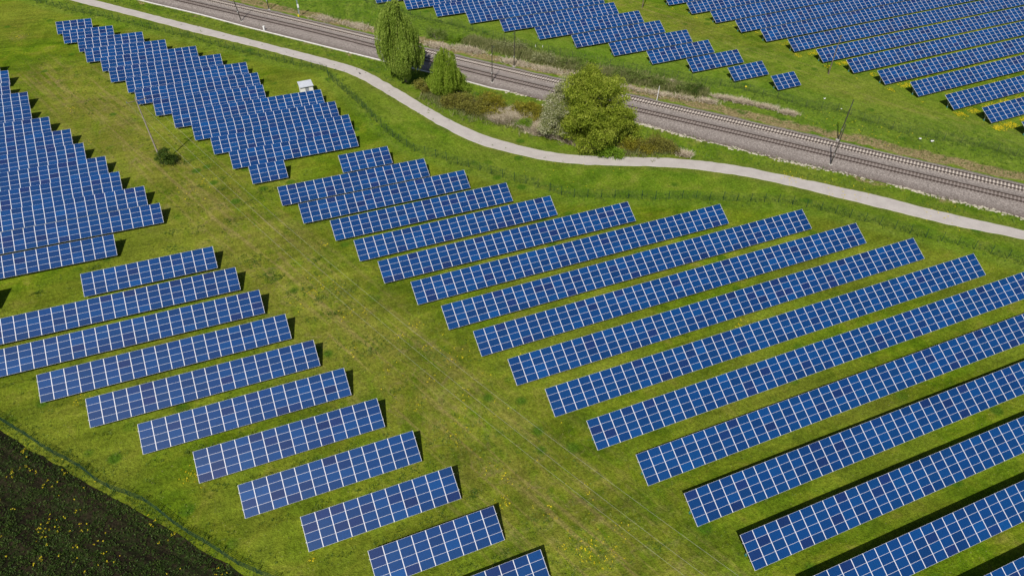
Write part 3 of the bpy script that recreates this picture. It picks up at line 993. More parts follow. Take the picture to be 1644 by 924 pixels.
def weeping_tree(x, y, H, prof, label, mat, lean=(0, 0), n=520, seed=1, strand=(2.2, 4.5), group=None, name='weeping_willow', leafs=0.36, ell=1.0):
    """prof: radius against relative height; strands of leaves hang from the crown's shell"""
    global rng
    rng = np.random.default_rng(seed)
    z = float(gz(x, y))
    t = thing(name, label, 'tree', (x, y, z), group)
    ph, pr = np.array(prof).T
    mb = MB()
    top = np.array([lean[0], lean[1], H * 0.82])
    P = [np.array([0, 0, -0.2]), np.array([lean[0] * .2, lean[1] * .2, H * .25]), np.array([lean[0] * .6, lean[1] * .6, H * .55]), top]
    mb.tube(P, [H * .028, H * .020, H * .012, H * .004], 9)
    tips = []
    for k in range(16):
        h = rng.uniform(.35, .92)
        a = rng.uniform(0, 6.28)
        r = np.interp(h, ph, pr) * .75
        tips.append(np.array([lean[0] * h + math.cos(a) * r, lean[1] * h + math.sin(a) * r * ell, H * h]))
    for tip in tips:
        h0 = max(.16, tip[2] / H - .28)
        branches(np.array([lean[0] * h0, lean[1] * h0, H * h0]), [tip], .12, mb)
    obj('trunk', mb.data('trunk', BARK, True), t)
    lb = MB()
    # clumps bunch the strands so gaps and shaded hollows open between them
    nc = 58
    ca, chh = rng.uniform(0, 6.28, nc), rng.uniform(.22, 1.0, nc)
    pts, dirs, tin = [], [], []
    for k in range(n):
        c = rng.integers(nc)
        h = np.clip(chh[c] + rng.normal(0, .05), .12, 1.0)
        a = ca[c] + rng.normal(0, .17)
        R = np.interp(h, ph, pr)
        R *= (0.84 + 0.36 * math.sin(c * 2.4)) * math.sqrt(rng.uniform(.35, 1.0))
        L = rng.uniform(*strand) * (1 if h > .3 else .6)
        L = min(L, H * h - .15)
        m_ = int(L / .085)
        s = np.linspace(0, 1, m_)
        bx = lean[0] * h + math.cos(a) * R * (1 + .10 * np.sin(s * 2.2))
        by = lean[1] * h + math.sin(a) * R * ell * (1 + .10 * np.sin(s * 2.2))
        q = np.stack([bx, by, H * h * (1 + .035 * math.sin(c * 3.7)) + .35 * np.sin(s * 3.14) - s * L], 1)
        # keep the strand inside the outline lower down
        hh = np.clip(q[:, 2] / H, 0, 1)
        Rl = np.interp(hh, ph, pr) * (1.02 + .16 * math.sin(c * 2.4))
        ax = q[:, :2] - np.outer(hh, lean)
        rr = np.hypot(ax[:, 0], ax[:, 1]) + 1e-6
        q[:, :2] -= ax * (np.clip(rr - Rl, 0, None) / rr)[:, None]
        q += rng.normal(0, .09, q.shape)
        pts.append(q)
        tin.append(np.full(m_, .5 + .30 * math.sin(c * 5.1) + rng.normal(0, .14)) + rng.normal(0, .12, m_))
    pts = np.vstack(pts)
    leaves(pts, leafs, np.array([0, 0, -1.6]), .34, .55, lb, np.concatenate(tin))
    obj('crown', leaf_data(lb, 'crown', mat), t)
    rng = np.random.default_rng(seed + 500)
    return t


def lumpy_tree(x, y, lobes, H, label, mat, name, seed, dens=260, leafs=0.34, drop=-0.7, stems=5, trunk_r=.35, group=None, cat='tree', holes=.0, part='crown', stemname='trunk', thin=.34):
    """crown built from many drooping sprays; lobes: (dx, dy, z, radius, vertical radius)"""
    global rng
    rng = np.random.default_rng(seed)
    z = float(gz(x, y))
    t = thing(name, label, cat, (x, y, z), group)
    mb = MB()
    for k in range(stems):
        lx, ly, lz, lr, lv = lobes[k % len(lobes)]
        b0 = np.array([rng.normal(0, trunk_r * .9), rng.normal(0, trunk_r * .9), -.15])
        tip = np.array([lx + rng.normal(0, lr * .3), ly + rng.normal(0, lr * .3), lz + lv * .3])
        mid = b0 * .5 + tip * .5 + rng.normal(0, .2, 3)
        mb.tube([b0, mid, tip], [trunk_r, trunk_r * .6, trunk_r * .12], 7)
        for _ in range(5):
            b = mid * .6 + tip * .4
            branches(b, [b + rng.normal(0, lr * .55, 3) + [0, 0, lr * .3]], trunk_r * .3, mb)
    obj(stemname, mb.data(stemname, BARK, True), t)
    lb = MB()
    for lx, ly, lz, lr, lv in lobes:
        area = lr * lr
        ns = int(10 + area * 6.5)
        a = rng.uniform(0, 6.28, ns)
        cz = rng.uniform(-.55, 1, ns)
        rr = np.sqrt(1 - np.clip(cz, -1, 1) ** 2)
        shell = rng.uniform(.78, 1.18, ns)
        C = np.stack([lx + lr * rr * np.cos(a) * shell, ly + lr * rr * np.sin(a) * shell, lz + lv * cz * shell], 1)
        k = max(8, int(dens / 6.0))
        sz = rng.uniform(.30, .62, ns) * min(1.0, .55 + lr * .22)
        P = np.repeat(C, k, 0) + rng.normal(0, 1, (ns * k, 3)) * np.repeat(sz, k)[:, None] * [1, 1, .62]
        tn_ = np.repeat(rng.normal(.5, .24, ns), k) + rng.normal(0, .14, ns * k)
        P[:, 2] = np.maximum(P[:, 2], .08)
        leaves(P, leafs, np.array([0, 0, drop]), thin * 1.25, .8, lb, tn_)
    obj(part, leaf_data(lb, part, mat), t)
    rng = np.random.default_rng(seed + 900)
    return t


def mound_shrub(x, y, rx, ry, h, label, mat, name='shrub', seed=1, ang=0.0, dens=95, leafs=.24, up=.6, group=None, lumps=9, cat='shrub'):
    r_ = np.random.default_rng(seed)
    lobes = []
    for k in range(lumps):
        a, q = r_.uniform(0, 6.28), math.sqrt(r_.uniform(0, 1)) * .98
        dx, dy = math.cos(a) * q * rx, math.sin(a) * q * ry
        dx, dy = dx * math.cos(ang) - dy * math.sin(ang), dx * math.sin(ang) + dy * math.cos(ang)
        hh = h * (1 - .42 * q) * r_.uniform(.6, 1.08)
        lr = min(rx, ry) * r_.uniform(.28, .52)
        lobes.append((dx, dy, hh * .5, lr, hh * .5))
    return lumpy_tree(x, y, lobes, h, label, mat, name, seed, dens=dens, leafs=leafs, drop=up, stems=6, trunk_r=.07, group=group, cat=cat, part='foliage', stemname='stems')


# two weeping willows between the path and the line
weeping_tree(40.2, 160.2, 18.8, [(0, .9), (.06, 1.6), (.14, 2.7), (.25, 4.0), (.42, 4.8), (.6, 4.9), (.78, 4.3), (.92, 3.2), (1.0, 1.5)],
             'tall columnar weeping willow standing by the railway, hiding part of both tracks', F_WIL, (-1.0, .2), n=2100, seed=3, leafs=.40)
weeping_tree(46.6, 151.2, 10.8, [(0, 1.9), (.15, 2.9), (.35, 3.6), (.6, 3.3), (.82, 2.3), (1, .7)],
             'smaller yellow-green weeping willow just right of the tall columnar one', F_WIL2, (.4, .1), n=1300, seed=15, strand=(2.0, 4.2), leafs=.34)
lumpy_tree(49.6, 150.6, [(0, 0, 2.2, 1.7, 1.9), (1.2, -.6, 1.5, 1.3, 1.3), (-.8, .5, 3.2, 1.3, 1.3), (.6, .6, 3.0, 1.3, 1.2)], 4.5,
           'bushy young sapling leaning against the right side of the smaller willow', F_WIL2, 'sapling', 6, dens=330, leafs=.3, trunk_r=.12)
# the big tree: lumpy, drooping, with a darker undergrowth at its foot
big = []
r_ = np.random.default_rng(21)
for k in range(64):
    h = r_.uniform(.16, 1.0)
    R = np.interp(h, [0, .16, .35, .55, .75, .9, 1], [6.2, 6.8, 6.9, 6.3, 5.9, 4.8, 2.6])
    a, q = r_.uniform(0, 6.28), math.sqrt(r_.uniform(.12, 1))
    big.append((math.cos(a) * R * q + .4 - 1.6 * h, math.sin(a) * R * q * .85 + .6 * h, 15.0 * h, r_.uniform(1.2, 2.4), r_.uniform(1.1, 1.9)))
lumpy_tree(69.0, 117.0, big, 17, 'biggest spreading yellow-green tree, between the path bend and the railway', F_BIG, 'spreading_willow', 22, dens=300, leafs=.36, drop=-1.2, stems=9, trunk_r=.42)
mound_shrub(69.6, 112.2, 3.0, 1.6, 2.6, 'bright green bush growing under the front of the biggest tree', F_BRT, 'bush', 31, -.75, 190, .3, .2)
blo = []
for k in range(34):
    h = r_.uniform(.12, 1.0)
    R = np.interp(h, [0, .3, .6, 1], [4.2, 5.0, 3.9, 1.6])
    a, q = r_.uniform(0, 6.28), math.sqrt(r_.uniform(.1, 1))
    blo.append((math.cos(a) * R * q + .8 * h, math.sin(a) * R * q + .6 * h, 11.6 * h, r_.uniform(1.0, 1.8), r_.uniform(.9, 1.5)))
lumpy_tree(63.8, 123.2, blo, 12, 'greyish half-bare tree with pale blossom, joined to the left of the biggest tree', F_BLO, 'blossom_tree', 24, dens=260, leafs=.28, drop=.1, stems=12, trunk_r=.2)
lumpy_tree(-14.7, 141.3, [(0, 0, 1.6, 1.3, 1.3), (.5, -.4, 1.0, 1.1, .9), (-.6, .2, 1.1, 1.0, .9), (.2, .3, 2.3, .9, .9)], 3.3,
           'dark green bush at the foot of the leaning utility pole', F_DRK, 'bush', 41, dens=300, leafs=.28, drop=.2, stems=3, trunk_r=.07, cat='shrub', part='foliage', stemname='stems')

SH = [(43.6, 153.6, 3.2, 1.7, 2.4, -.8, 'brownish olive shrub at the right foot of the tall weeping willow', F_OLV, 51),
      (47.4, 143.6, 3.0, 2.2, 2.8, -.9, 'reddish olive shrub below the smaller willow, beside the path verge', F_OLV, 52),
      (50.0, 142.0, 3.2, 2.6, 3.8, -.9, 'olive brown shrub in the middle of the thicket right of the smaller willow', F_OLV, 53),
      (53.6, 140.2, 3.4, 2.5, 3.8, -.9, 'large yellow olive shrub at the right end of the thicket', F_YEL, 54),
      (61.2, 133.6, 3.2, 2.2, 3.2, -.9, 'yellow olive shrub between the dry grass and the blossom tree', F_YEL, 55),
      (75.6, 112.6, 3.0, 1.9, 2.6, -.6, 'olive green shrub touching the right foot of the biggest tree', F_YEL, 57),
      (79.4, 110.6, 4.0, 2.0, 2.9, -.5, 'brown olive shrub beside the path, right of the biggest tree', F_OLV, 58)]
for x, y, rx, ry, h, a, lab, mt, sd_ in SH:
    mound_shrub(x, y, rx * 1.12, ry * 1.15, h * 1.2, lab, mt, 'shrub', sd_, a, 150, .30, .7, 'olive shrubs along the path verge', 14)
mound_shrub(58.4, 130.0, 1.9, 1.4, 1.9, 'small bright green bush among the pale dry grass', F_BRT, 'bush', 56, -.8, 170, .24, .5)
SF = [(54.7, 181.2, 2.4, 1.7, 3.2, 'grey green shrub beyond the tracks, right of the tall willow top', F_MID, 61),
      (59.4, 178.4, 1.9, 1.4, 1.9, 'little yellow green shrub in the brown verge beyond the tracks', F_BRT, 62),
      (71.6, 166.6, 4.2, 2.0, 2.6, 'ragged pale shrub beyond the tracks, near the slim dark mast', F_PAL, 63),
      (75.9, 156.9, 3.7, 1.9, 2.8, 'pale sprouting shrub beyond the tracks, centre of the far hedge', F_PAL, 64),
      (80.6, 153.2, 3.0, 1.8, 2.5, 'mid green shrub right of the pale sprouting one beyond the tracks', F_MID, 65),
      (84.8, 151.0, 2.4, 1.6, 2.2, 'bright fresh green shrub beyond the tracks, above the blossom tree', F_BRT, 66),
      (89.2, 142.6, 3.6, 2.0, 2.6, 'olive shrub beyond the tracks, right behind the biggest tree', F_MID, 67),
      (93.6, 138.4, 3.4, 1.8, 2.6, 'loose green shrub beyond the tracks behind the slim white post', F_MID, 68),
      (97.9, 133.0, 3.6, 1.8, 2.8, 'leafy green shrub right of the slim white post beyond the tracks', F_MID, 69),
      (101.6, 129.2, 2.4, 1.6, 3.0, 'dark green shrub ending the far hedge at its right', F_DRK, 70)]
for x, y, rx, ry, h, lab, mt, sd_ in SF:
    mound_shrub(x, y, rx * 1.12, ry * 1.15, h * 1.2, lab, mt, 'shrub', sd_, -.85, 110, .28, .8, 'shrubs of the hedge beyond the tracks', 9)

# ---------------------------------------------------------------- grasses and flowers nobody could count
rng = np.random.default_rng(99)


def blades(P, h, w, lean, mb, tint_mu=.5, tint_sd=.2):
    n = len(P)
    a = rng.uniform(0, 6.28, n)
    H = h * rng.uniform(.55, 1.3, n)
    tip = np.stack([np.cos(a) * H * lean, np.sin(a) * H * lean, H], 1)
    b = rng.uniform(0, 6.28, n)
    s = np.stack([np.cos(b), np.sin(b), np.zeros(n)], 1) * (w * rng.uniform(.6, 1.3, n))[:, None] * .5
    V = np.stack([P - s, P + s, P + tip * .6 + s * .7, P + tip], 1).reshape(-1, 3)
    mb.add(V, np.arange(4 * n).reshape(n, 4), 0)
    mb.tint = getattr(mb, 'tint', [])
    mb.tint.append(np.repeat(np.clip(rng.normal(tint_mu, tint_sd, n), 0, 1), 4))


def on_ground(xy, dz=0.0):
    return np.c_[xy, gz(xy[:, 0], xy[:, 1]) + dz]


def scatter_line(P, n, across, off=0.0):
    P = resample(P, 1.0)
    N = normals(P)
    i = rng.integers(0, len(P), n)
    return P[i] + N[i] * (off + rng.normal(0, across, n))[:, None] + rng.uniform(-.6, .6, (n, 2))


mb = MB()
for line, n, wd, off, h in ((FENCE_PATH, 9000, 1.0, .7, .4), (FENCE_FAR, 6000, .8, -.4, .45), (FENCE_FIELD, 4000, .5, 0, .28)):
    C = scatter_line(line, n // 9, wd, off)
    P = np.repeat(C, 9, 0) + rng.normal(0, .16, (len(C) * 9, 2))
    blades(on_ground(P, -.02), h, .09, .5, mb)
C = np.stack([rng.uniform(-60, 150, 60000), rng.uniform(40, 240, 60000)], 1)
dA, sA = seg_dist(C[:, 0], C[:, 1], resample((np.array(FAR) + np.array(NEAR)) / 2, 10.0))
dB, sB = seg_dist(C[:, 0], C[:, 1], resample(path_mid, 8.0))
verge_far = (sA > 0) & (dA > 6.5) & (dA < 22)
verge_near = (sA < 0) & (dA > 7.5) & (dB > 2.6) & (dA < 16)
P = C[verge_far | verge_near]
P = np.repeat(P, 6, 0) + rng.normal(0, .2, (len(P) * 6, 2))
blades(on_ground(P, -.02), .38, .09, .6, mb)
obj('tall_grass', leaf_data(mb, 'tall_grass', F_TALL), None, kind='stuff', label='long green grass along the fences and the railway verges', category='grass')

mb = MB()
patches = [(55.6, 136.0, 4.4, 1.8, 1800), (57.6, 133.2, 4.0, 1.5, 1300), (53.8, 134.4, 2.2, 1.1, 600), (60.2, 127.6, 3.6, 1.9, 1700), (62.8, 124.6, 3.4, 1.7, 1500), (65.4, 120.0, 3.2, 1.5, 1000), (58.2, 137.6, 1.2, .7, 240), (66.4, 117.4, 1.5, 1, 350),
           (83.6, 107.0, 1.6, .8, 260), (98.4, 136.0, 1.0, .8, 300), (108.6, 121.6, 3.4, .9, 300), (112.2, 117.2, 2.6, .8, 220), (106.0, 124.4, 2.6, .8, 260), (115.0, 113.0, 1.8, .6, 200),
           (87.0, 138.4, 4.0, .9, 240), (92.8, 132.6, 3.4, .9, 200), (97.4, 128.4, 3.0, .8, 180), (101.6, 124.6, 2.0, .7, 240), (80.4, 147.6, 4, 1.1, 330), (74.4, 153.6, 4, 1.2, 360), (68.4, 160.4, 4, 1.3, 340), (60.4, 171.6, 4, 1.6, 420), (53.6, 176.6, 3.6, 1.5, 380),
           (45.4, 188.0, 4, 1.6, 300), (36.8, 197.0, 4.5, 1.6, 300), (29.6, 204.6, 3.5, 1.6, 260)]
for x, y, a, b, n in patches:
    th = -.85 if a > 1.3 else 0
    n2 = n
    q = rng.normal(0, .5, (n2, 2)) * [a, b]
    q = q @ np.array([[math.cos(th), math.sin(th)], [-math.sin(th), math.cos(th)]])
    m_ = np.round(q * 1.6) / 1.6 + rng.normal(0, .16, q.shape)
    P = np.repeat(m_, 5, 0) + rng.normal(0, .09, (n2 * 5, 2)) + [x, y]
    blades(on_ground(P, 0), .6 if n < 600 else .85, .11, 1.5, mb, .58, .26)
P = scatter_line([(62, 177.5), (70, 167.5), (76.5, 158), (84, 149.5), (92, 141), (98, 133.6), (103, 128)], 6500, 1.3, 0)
Q = np.repeat(P, 5, 0) + rng.normal(0, .18, (len(P) * 5, 2))
mb2 = MB()
blades(on_ground(Q, 0), 1.15, .13, .55, mb2, .5, .25)
P = np.concatenate([scatter_line([(44, 153), (48.5, 143.5), (53, 137.5), (58, 133), (62, 128)], 2600, 1.9, 0), scatter_line([(72, 113.4), (80, 110.6), (83, 109.9)], 900, 1.2, 0)])
Q = np.repeat(P, 5, 0) + rng.normal(0, .18, (len(P) * 5, 2))
blades(on_ground(Q, 0), .8, .12, .6, mb2, .45, .25)
obj('rough_scrub', leaf_data(mb2, 'rough_scrub', F_SCR), None, kind='stuff', label='knee high olive scrub between the shrubs on both sides of the railway', category='scrub')
obj('dry_grass', leaf_data(mb, 'dry_grass', F_DRY), None, kind='stuff', label='bleached dead grass tufts lying between shrubs and along the railway', category='dry grass')


def rosettes(P, r, k, mb, mu=.5, lift=.12):
    n = len(P)
    Q = np.repeat(P, k, 0)
    a = rng.uniform(0, 6.28, n * k)
    R = np.repeat(r, k) * rng.uniform(.25, 1, n * k)
    Q = Q + np.stack([np.cos(a) * R, np.sin(a) * R, np.abs(rng.normal(lift, lift * .5, n * k))], 1)
    d = np.stack([np.cos(a), np.sin(a), rng.uniform(.2, 1.2, n * k)], 1)
    leaves(Q, .17, d * 1.5, .55, .6, mb, np.repeat(rng.normal(mu, .15, n), k) + rng.normal(0, .14, n * k))


# leafy weeds over the meadow, thickest in the corridor under the wires
F_WEED = foliage('weed_leaves', (0.055, 0.115, 0.012), (0.125, 0.200, 0.022), (0.235, 0.285, 0.055), 0.35)
C = np.stack([rng.uniform(-55, 60, 26000), rng.uniform(12, 215, 26000)], 1)
dC, _ = seg_dist(C[:, 0], C[:, 1], np.array([WIRE_A + (WIRE_A - WIRE_B) * 0.3, WIRE_B]))
dF, _ = seg_dist(C[:, 0], C[:, 1], resample(FENCE_FIELD, 8.0))
sel = np.sin(C[:, 0] * .35 + 1.3 * np.sin(C[:, 1] * .21)) + np.cos(C[:, 1] * .31 + C[:, 0] * .12)
keep = ((dC < 13) & (sel > .2) & (rng.uniform(0, 1, len(C)) < .34)) | (rng.uniform(0, 1, len(C)) < .05) | ((dF < 3) & (rng.uniform(0, 1, len(C)) < .3))
keep &= ~inside(C[:, 0], C[:, 1], FIELD_POLY)
C = C[keep]
mb = MB()
rosettes(on_ground(C, 0), rng.uniform(.12, .5, len(C)) ** 1.2, 11, mb)
for x, y in CLUMPS_DARK:
    n = int(rng.uniform(12, 30))
    q = rng.normal(0, 1, (n, 2)) * rng.uniform(.4, .85) * [1.3, .8] + [x, y]
    rosettes(on_ground(q, .0), rng.uniform(.15, .38, n), 10, mb, .30, .07)
for x, y in CLUMPS_LEAFY:
    n = int(rng.uniform(16, 34))
    q = rng.normal(0, 1, (n, 2)) * rng.uniform(.8, 1.5) + [x, y]
    rosettes(on_ground(q, .03), rng.uniform(.12, .38, n), 11, mb, .85)
for x, y in CLUMPS_BARE:
    n = 12
    q = rng.normal(0, 1, (n, 2)) * rng.uniform(.8, 1.8) + [x, y]
    rosettes(on_ground(q, .0), rng.uniform(.10, .24, n), 8, mb, .9, .06)
# rows of coarse weeds along the lower edge of the lower left tables
for k in [k for k in TABLES if k[0] == 'l' and k not in ('l0', 'l00')]:
    x, y, _, N = TABLES[k]
    n = N * 7
    q = np.stack([x + rng.uniform(0, N * CW, n), y + rng.normal(-1.3, .42, n)], 1)
    q = q[np.sin(q[:, 0] * 1.1 + y) > -.5]
    rosettes(on_ground(q, 0), rng.uniform(.15, .45, len(q)), 10, mb, .4)
obj('weeds', leaf_data(mb, 'weeds', F_WEED), None, kind='stuff', label='leafy weeds scattered over the mown meadow and under the wires', category='weeds')

# the dark field: low crop plants and yellow flowering ones
bb = np.stack([rng.uniform(-45, 12, 85000), rng.uniform(34, 84, 85000)], 1)
bb = bb[inside(bb[:, 0], bb[:, 1], FIELD_POLY)]
dE, _ = seg_dist(bb[:, 0], bb[:, 1], FE)
nz = np.sin(bb[:, 0] * .9 + np.sin(bb[:, 1] * .7) * 1.5) * np.cos(bb[:, 1] * .8 - bb[:, 0] * .25)
keep = rng.uniform(0, 1, len(bb)) < np.clip(.20 + (dE - 2) * .05, .06, .72) * (.78 + .5 * nz)
crop = bb[keep]
crop = np.vstack([crop, scatter_line(FIELD_EDGE, 900, .35, -.9)])
F_CROP = foliage('crop_leaves', (0.016, 0.036, 0.005), (0.040, 0.080, 0.010), (0.10, 0.15, 0.025), 0.25)
mb = MB()
rosettes(on_ground(crop, .05), rng.uniform(.08, .38, len(crop)), 8, mb, .5, .13)
obj('field_plants', leaf_data(mb, 'field_plants', F_CROP), None, kind='stuff', label='dark green plants growing over the black field in the lower left corner', category='plants')
F_FLOW = foliage('yellow_petals', (0.42, 0.36, 0.01), (0.66, 0.55, 0.015), (0.82, 0.70, 0.04), 0.2, 0.7)
mb = MB()
fl = bb[(rng.uniform(0, 1, len(bb)) < .0062 * np.clip(1 + 1.3 * nz, .15, 3))]
fl = np.repeat(fl, rng.integers(1, 4, len(fl)), 0)
fl = fl + rng.normal(0, .55, fl.shape)
n = len(fl)
Q = np.repeat(on_ground(fl, .42), 9, 0)
Q = Q + rng.normal(0, 1, Q.shape) * np.repeat(rng.uniform(.03, .10, n), 9)[:, None] * [1, 1, .6]
leaves(Q, .11, np.array([0, 0, .2]), .9, 1.0, mb)
# dandelions in the meadow: thick between the rows beyond the line at right, thin elsewhere
for k in [k for k in TABLES if k[0] == 'p']:
    x, y, _, N = TABLES[k]
    n = {'p4': 260, 'p5': 500, 'p6': 1100, 'p7': 1300, 'p8': 500, 'p9': 1100, 'p10': 420, 'p11': 900, 'p12': 800}.get(k, 90)
    q = np.stack([x + rng.uniform(-.5, min(N, 40) * CW, n), y - 1.5 + rng.normal(0, .6, n)], 1)
    w_ = np.sin(q[:, 0] * .45 + y) + np.sin(q[:, 0] * 1.3 + 2 * y)
    q = q[w_ > (-.9 if n > 500 else .3)]
    Q = np.repeat(on_ground(q, .12), 5, 0) + rng.normal(0, .10, (len(q) * 5, 3)) * [1, 1, .3]
    leaves(Q, .14, np.array([0, 0, .1]), .9, 1.0, mb)
spots = [(154.4, 80.6, 1.8, 160), (99.0, 91.0, 2.0, 34), (104.5, 83.5, 4, 26), (116, 70.5, 4, 22), (-16.0, 63.4, 1.2, 26), (22.4, 70, 1.2, 8), (18.5, 45.2, .8, 14), (-10, 129, 4, 20), (-23.6, 103.2, 2.6, 40),
         (5.6, 93.0, 2.4, 34), (-29.2, 81.4, 1.1, 16), (-4.5, 46.5, .5, 6), (19, 60, 14, 30), (64, 60, 1.0, 20), (82, 62.4, .9, 34), (58, 110.6, 10, 22), (8.4, 85, 1.5, 16), (-27, 131, 1.6, 12), (120, 106, 7, 40), (128, 96, 6, 34), (30, 100.6, 8, 14), (24.6, 36.4, 2.2, 40), (26.6, 34.6, 2.0, 30), (17, 56.6, 1.6, 16)]
for x, y in CLUMPS_BARE:
    spots.append((x, y, 1.2, 7))
for x, y, s_, n in spots:
    q = rng.normal(0, s_ * .6, (n, 2)) + [x, y]
    Q = np.repeat(on_ground(q, .1), 5, 0) + rng.normal(0, .07, (n * 5, 3)) * [1, 1, .3]
    leaves(Q, .13, np.array([0, 0, .1]), .9, 1.0, mb)
obj('yellow_flowers', leaf_data(mb, 'yellow_flowers', F_FLOW), None, kind='stuff', label='yellow flowers dotted over the field and between the far rows', category='flowers')

# ================================================================ FENCES
FGREEN = simple('green_fence_paint', (0.006, 0.035, 0.020), (0.012, 0.055, 0.032), 3.0, 0.55)
FWIRE = simple('green_fence_wire', (0.008, 0.036, 0.024), (0.016, 0.056, 0.038), 3.0, 0.5)
FGREY = simple('dark_wire_fence', (0.030, 0.045, 0.030), (0.06, 0.08, 0.05), 3.0, 0.6)


def fence(line, label, H, step, vstep, wr, pm, wm, post_r=.035, horiz=7, sag=0.0):
    P = resample(line, step)
    if sag:
        P = P + normals(P) * np.convolve(rng.normal(0, 1, len(P)), [.25, .5, .25], 'same')[:, None] * sag
    Z = gz(P[:, 0], P[:, 1])
    org = np.array([P[0][0], P[0][1], Z[0]])
    t = thing('wire_fence', label, 'fence', tuple(org))
    pb = MB()
    pb.tube([(0, 0, -.2), (0, 0, H + .06)], post_r, 6)
    pme = pb.data('post', pm)
    Q = P
    Zq = Z
    order = np.argsort([np.linalg.norm(np.array([x, y, z]) - CAMV) for (x, y), z in zip(Q, Zq)])
    own = set(order[:100].tolist())
    rest = MB()
    for j, ((x, y), z) in enumerate(zip(Q, Zq)):
        if j in own:
            o = obj('post', pme, t, (x - org[0], y - org[1], z - org[2]))
            o.rotation_euler = (random.gauss(0, .02), random.gauss(0, .02), 0)
        else:
            rest.tube([(x - org[0], y - org[1], z - org[2] - .2), (x - org[0], y - org[1], z - org[2] + H)], post_r, 6)
    if rest.v:
        obj('posts', rest.data('posts', pm), t, kind='stuff')
    mb = MB()
    for k in range(horiz):
        h = .08 + (H - .1) * k / (horiz - 1)
        line3 = np.c_[P, Z + h] - org
        for a, b in zip(line3[:-1], line3[1:]):
            d = b - a
            L = np.linalg.norm(d)
            s_ = np.cross(d / L, [0, 0, 1]) * wr
            u_ = np.array([0, 0, wr])
            mb.add([a - s_ - u_, a + s_ - u_, a + s_ + u_, a - s_ + u_, b - s_ - u_, b + s_ - u_, b + s_ + u_, b - s_ + u_],
                   [[0, 1, 5, 4], [1, 2, 6, 5], [2, 3, 7, 6], [3, 0, 4, 7]])
    dP = np.r_[0, np.cumsum(np.hypot(*np.diff(P, axis=0).T))]
    uu = np.arange(0, dP[-1], vstep)
    F_ = np.stack([np.interp(uu, dP, P[:, 0]), np.interp(uu, dP, P[:, 1])], 1)
    zf = gz(F_[:, 0], F_[:, 1])
    r2 = wr * .8
    n = len(F_)
    base = np.c_[F_, zf + .05] - org
    offs = np.array([[-r2, -r2, 0], [r2, -r2, 0], [r2, r2, 0], [-r2, r2, 0]])
    lo_ = base[:, None] + offs
    hi_ = lo_ + [0, 0, H - .05]
    V = np.concatenate([lo_, hi_], 1).reshape(-1, 3)
    f = np.array([[0, 1, 5, 4], [1, 2, 6, 5], [2, 3, 7, 6], [3, 0, 4, 7]])
    mb.add(V, (np.arange(n)[:, None, None] * 8 + f[None]).reshape(-1, 4))
    obj('mesh', mb.data('mesh', wm), t)
    return t


fence(FENCE_PATH, 'green mesh fence running between the solar tables and the pale path', 1.9, 2.55, .28, .006, FGREEN, FWIRE, .045)
fence(FENCE_FIELD, 'green mesh fence along the dark field in the lower left corner', 1.25, 2.5, .15, .008, FGREEN, FWIRE, .045, 6, .3)
fence(FENCE_FAR, 'thin dark fence beyond the railway, in front of the far solar tables', 1.8, 3.4, .3, .007, FGREY, FGREY, .04)

# ================================================================ POLES, WIRES, HUT, SMALL THINGS
WOOD = simple('weathered_wood', (0.22, 0.185, 0.15), (0.40, 0.35, 0.30), 2.5, 0.85)
WOODD = simple('brown_pole_wood', (0.10, 0.075, 0.055), (0.20, 0.155, 0.12), 2.5, 0.85)
DARKM = simple('dark_mast_steel', (0.045, 0.042, 0.036), (0.085, 0.078, 0.066), 3.0, 0.6, 0.3)
CERAM = simple('grey_green_insulator', (0.10, 0.16, 0.14), (0.18, 0.25, 0.22), 5.0, 0.25)
ALU = simple('aluminium_wire', (0.42, 0.40, 0.33), (0.55, 0.53, 0.44), 2.0, 0.5, 0.3)
WHITEP = simple('white_paint', (0.72, 0.72, 0.72), (0.82, 0.82, 0.82), 2.0, 0.55)
YELP = simple('yellow_plastic', (0.75, 0.60, 0.01), (0.82, 0.68, 0.02), 3.0, 0.4)
CONC = simple('pale_footing_concrete', (0.36, 0.34, 0.31), (0.5, 0.48, 0.44), 4.0, 0.9)


def gpos(x, y, dz=0.0):
    return (x, y, float(gz(x, y)) + dz)


# leaning utility pole at left and its line running to the lower edge
pb_ = np.array([-15.63, 141.77])
topo = np.array([-.55, .15, 14.2])
t = thing('utility_pole', 'leaning pale wooden utility pole with a cross-arm, rising from the bush', 'utility pole', gpos(*pb_))
mb = MB()
mb.tube([(0, 0, -.3), topo * .5, topo], [.17, .14, .10], 10)
obj('shaft', mb.data('shaft', WOOD, True), t)
A_ = [np.array([-17.97, 142.87, 13.95]), np.array([-16.16, 141.95, 14.5]), np.array([-14.82, 143.6, 13.9])]
base0 = np.array(t.location)
arm0, arm1 = A_[0] - base0 + [0, 0, -.3], A_[2] - base0 + [0, 0, -.3]
armc = topo + [0, 0, -.45]
dv = arm1 - arm0
dv[2] = 0
dv /= np.linalg.norm(dv)
mb = MB()
mb.tube([armc - dv * 1.75, armc + dv * 1.75], .065, 6)
obj('cross_arm', mb.data('cross_arm', WOODD), t)
att = []
for q in (armc - dv * 1.65, topo, armc + dv * 1.65):
    mb = MB()
    mb.tube([q + [0, 0, .02], q + [0, 0, .10], q + [0, 0, .16], q + [0, 0, .30]], [.03, .085, .06, .07], 8)
    obj('insulator', mb.data('insulator', CERAM, True), t)
    att.append(base0 + q + [0, 0, .3])
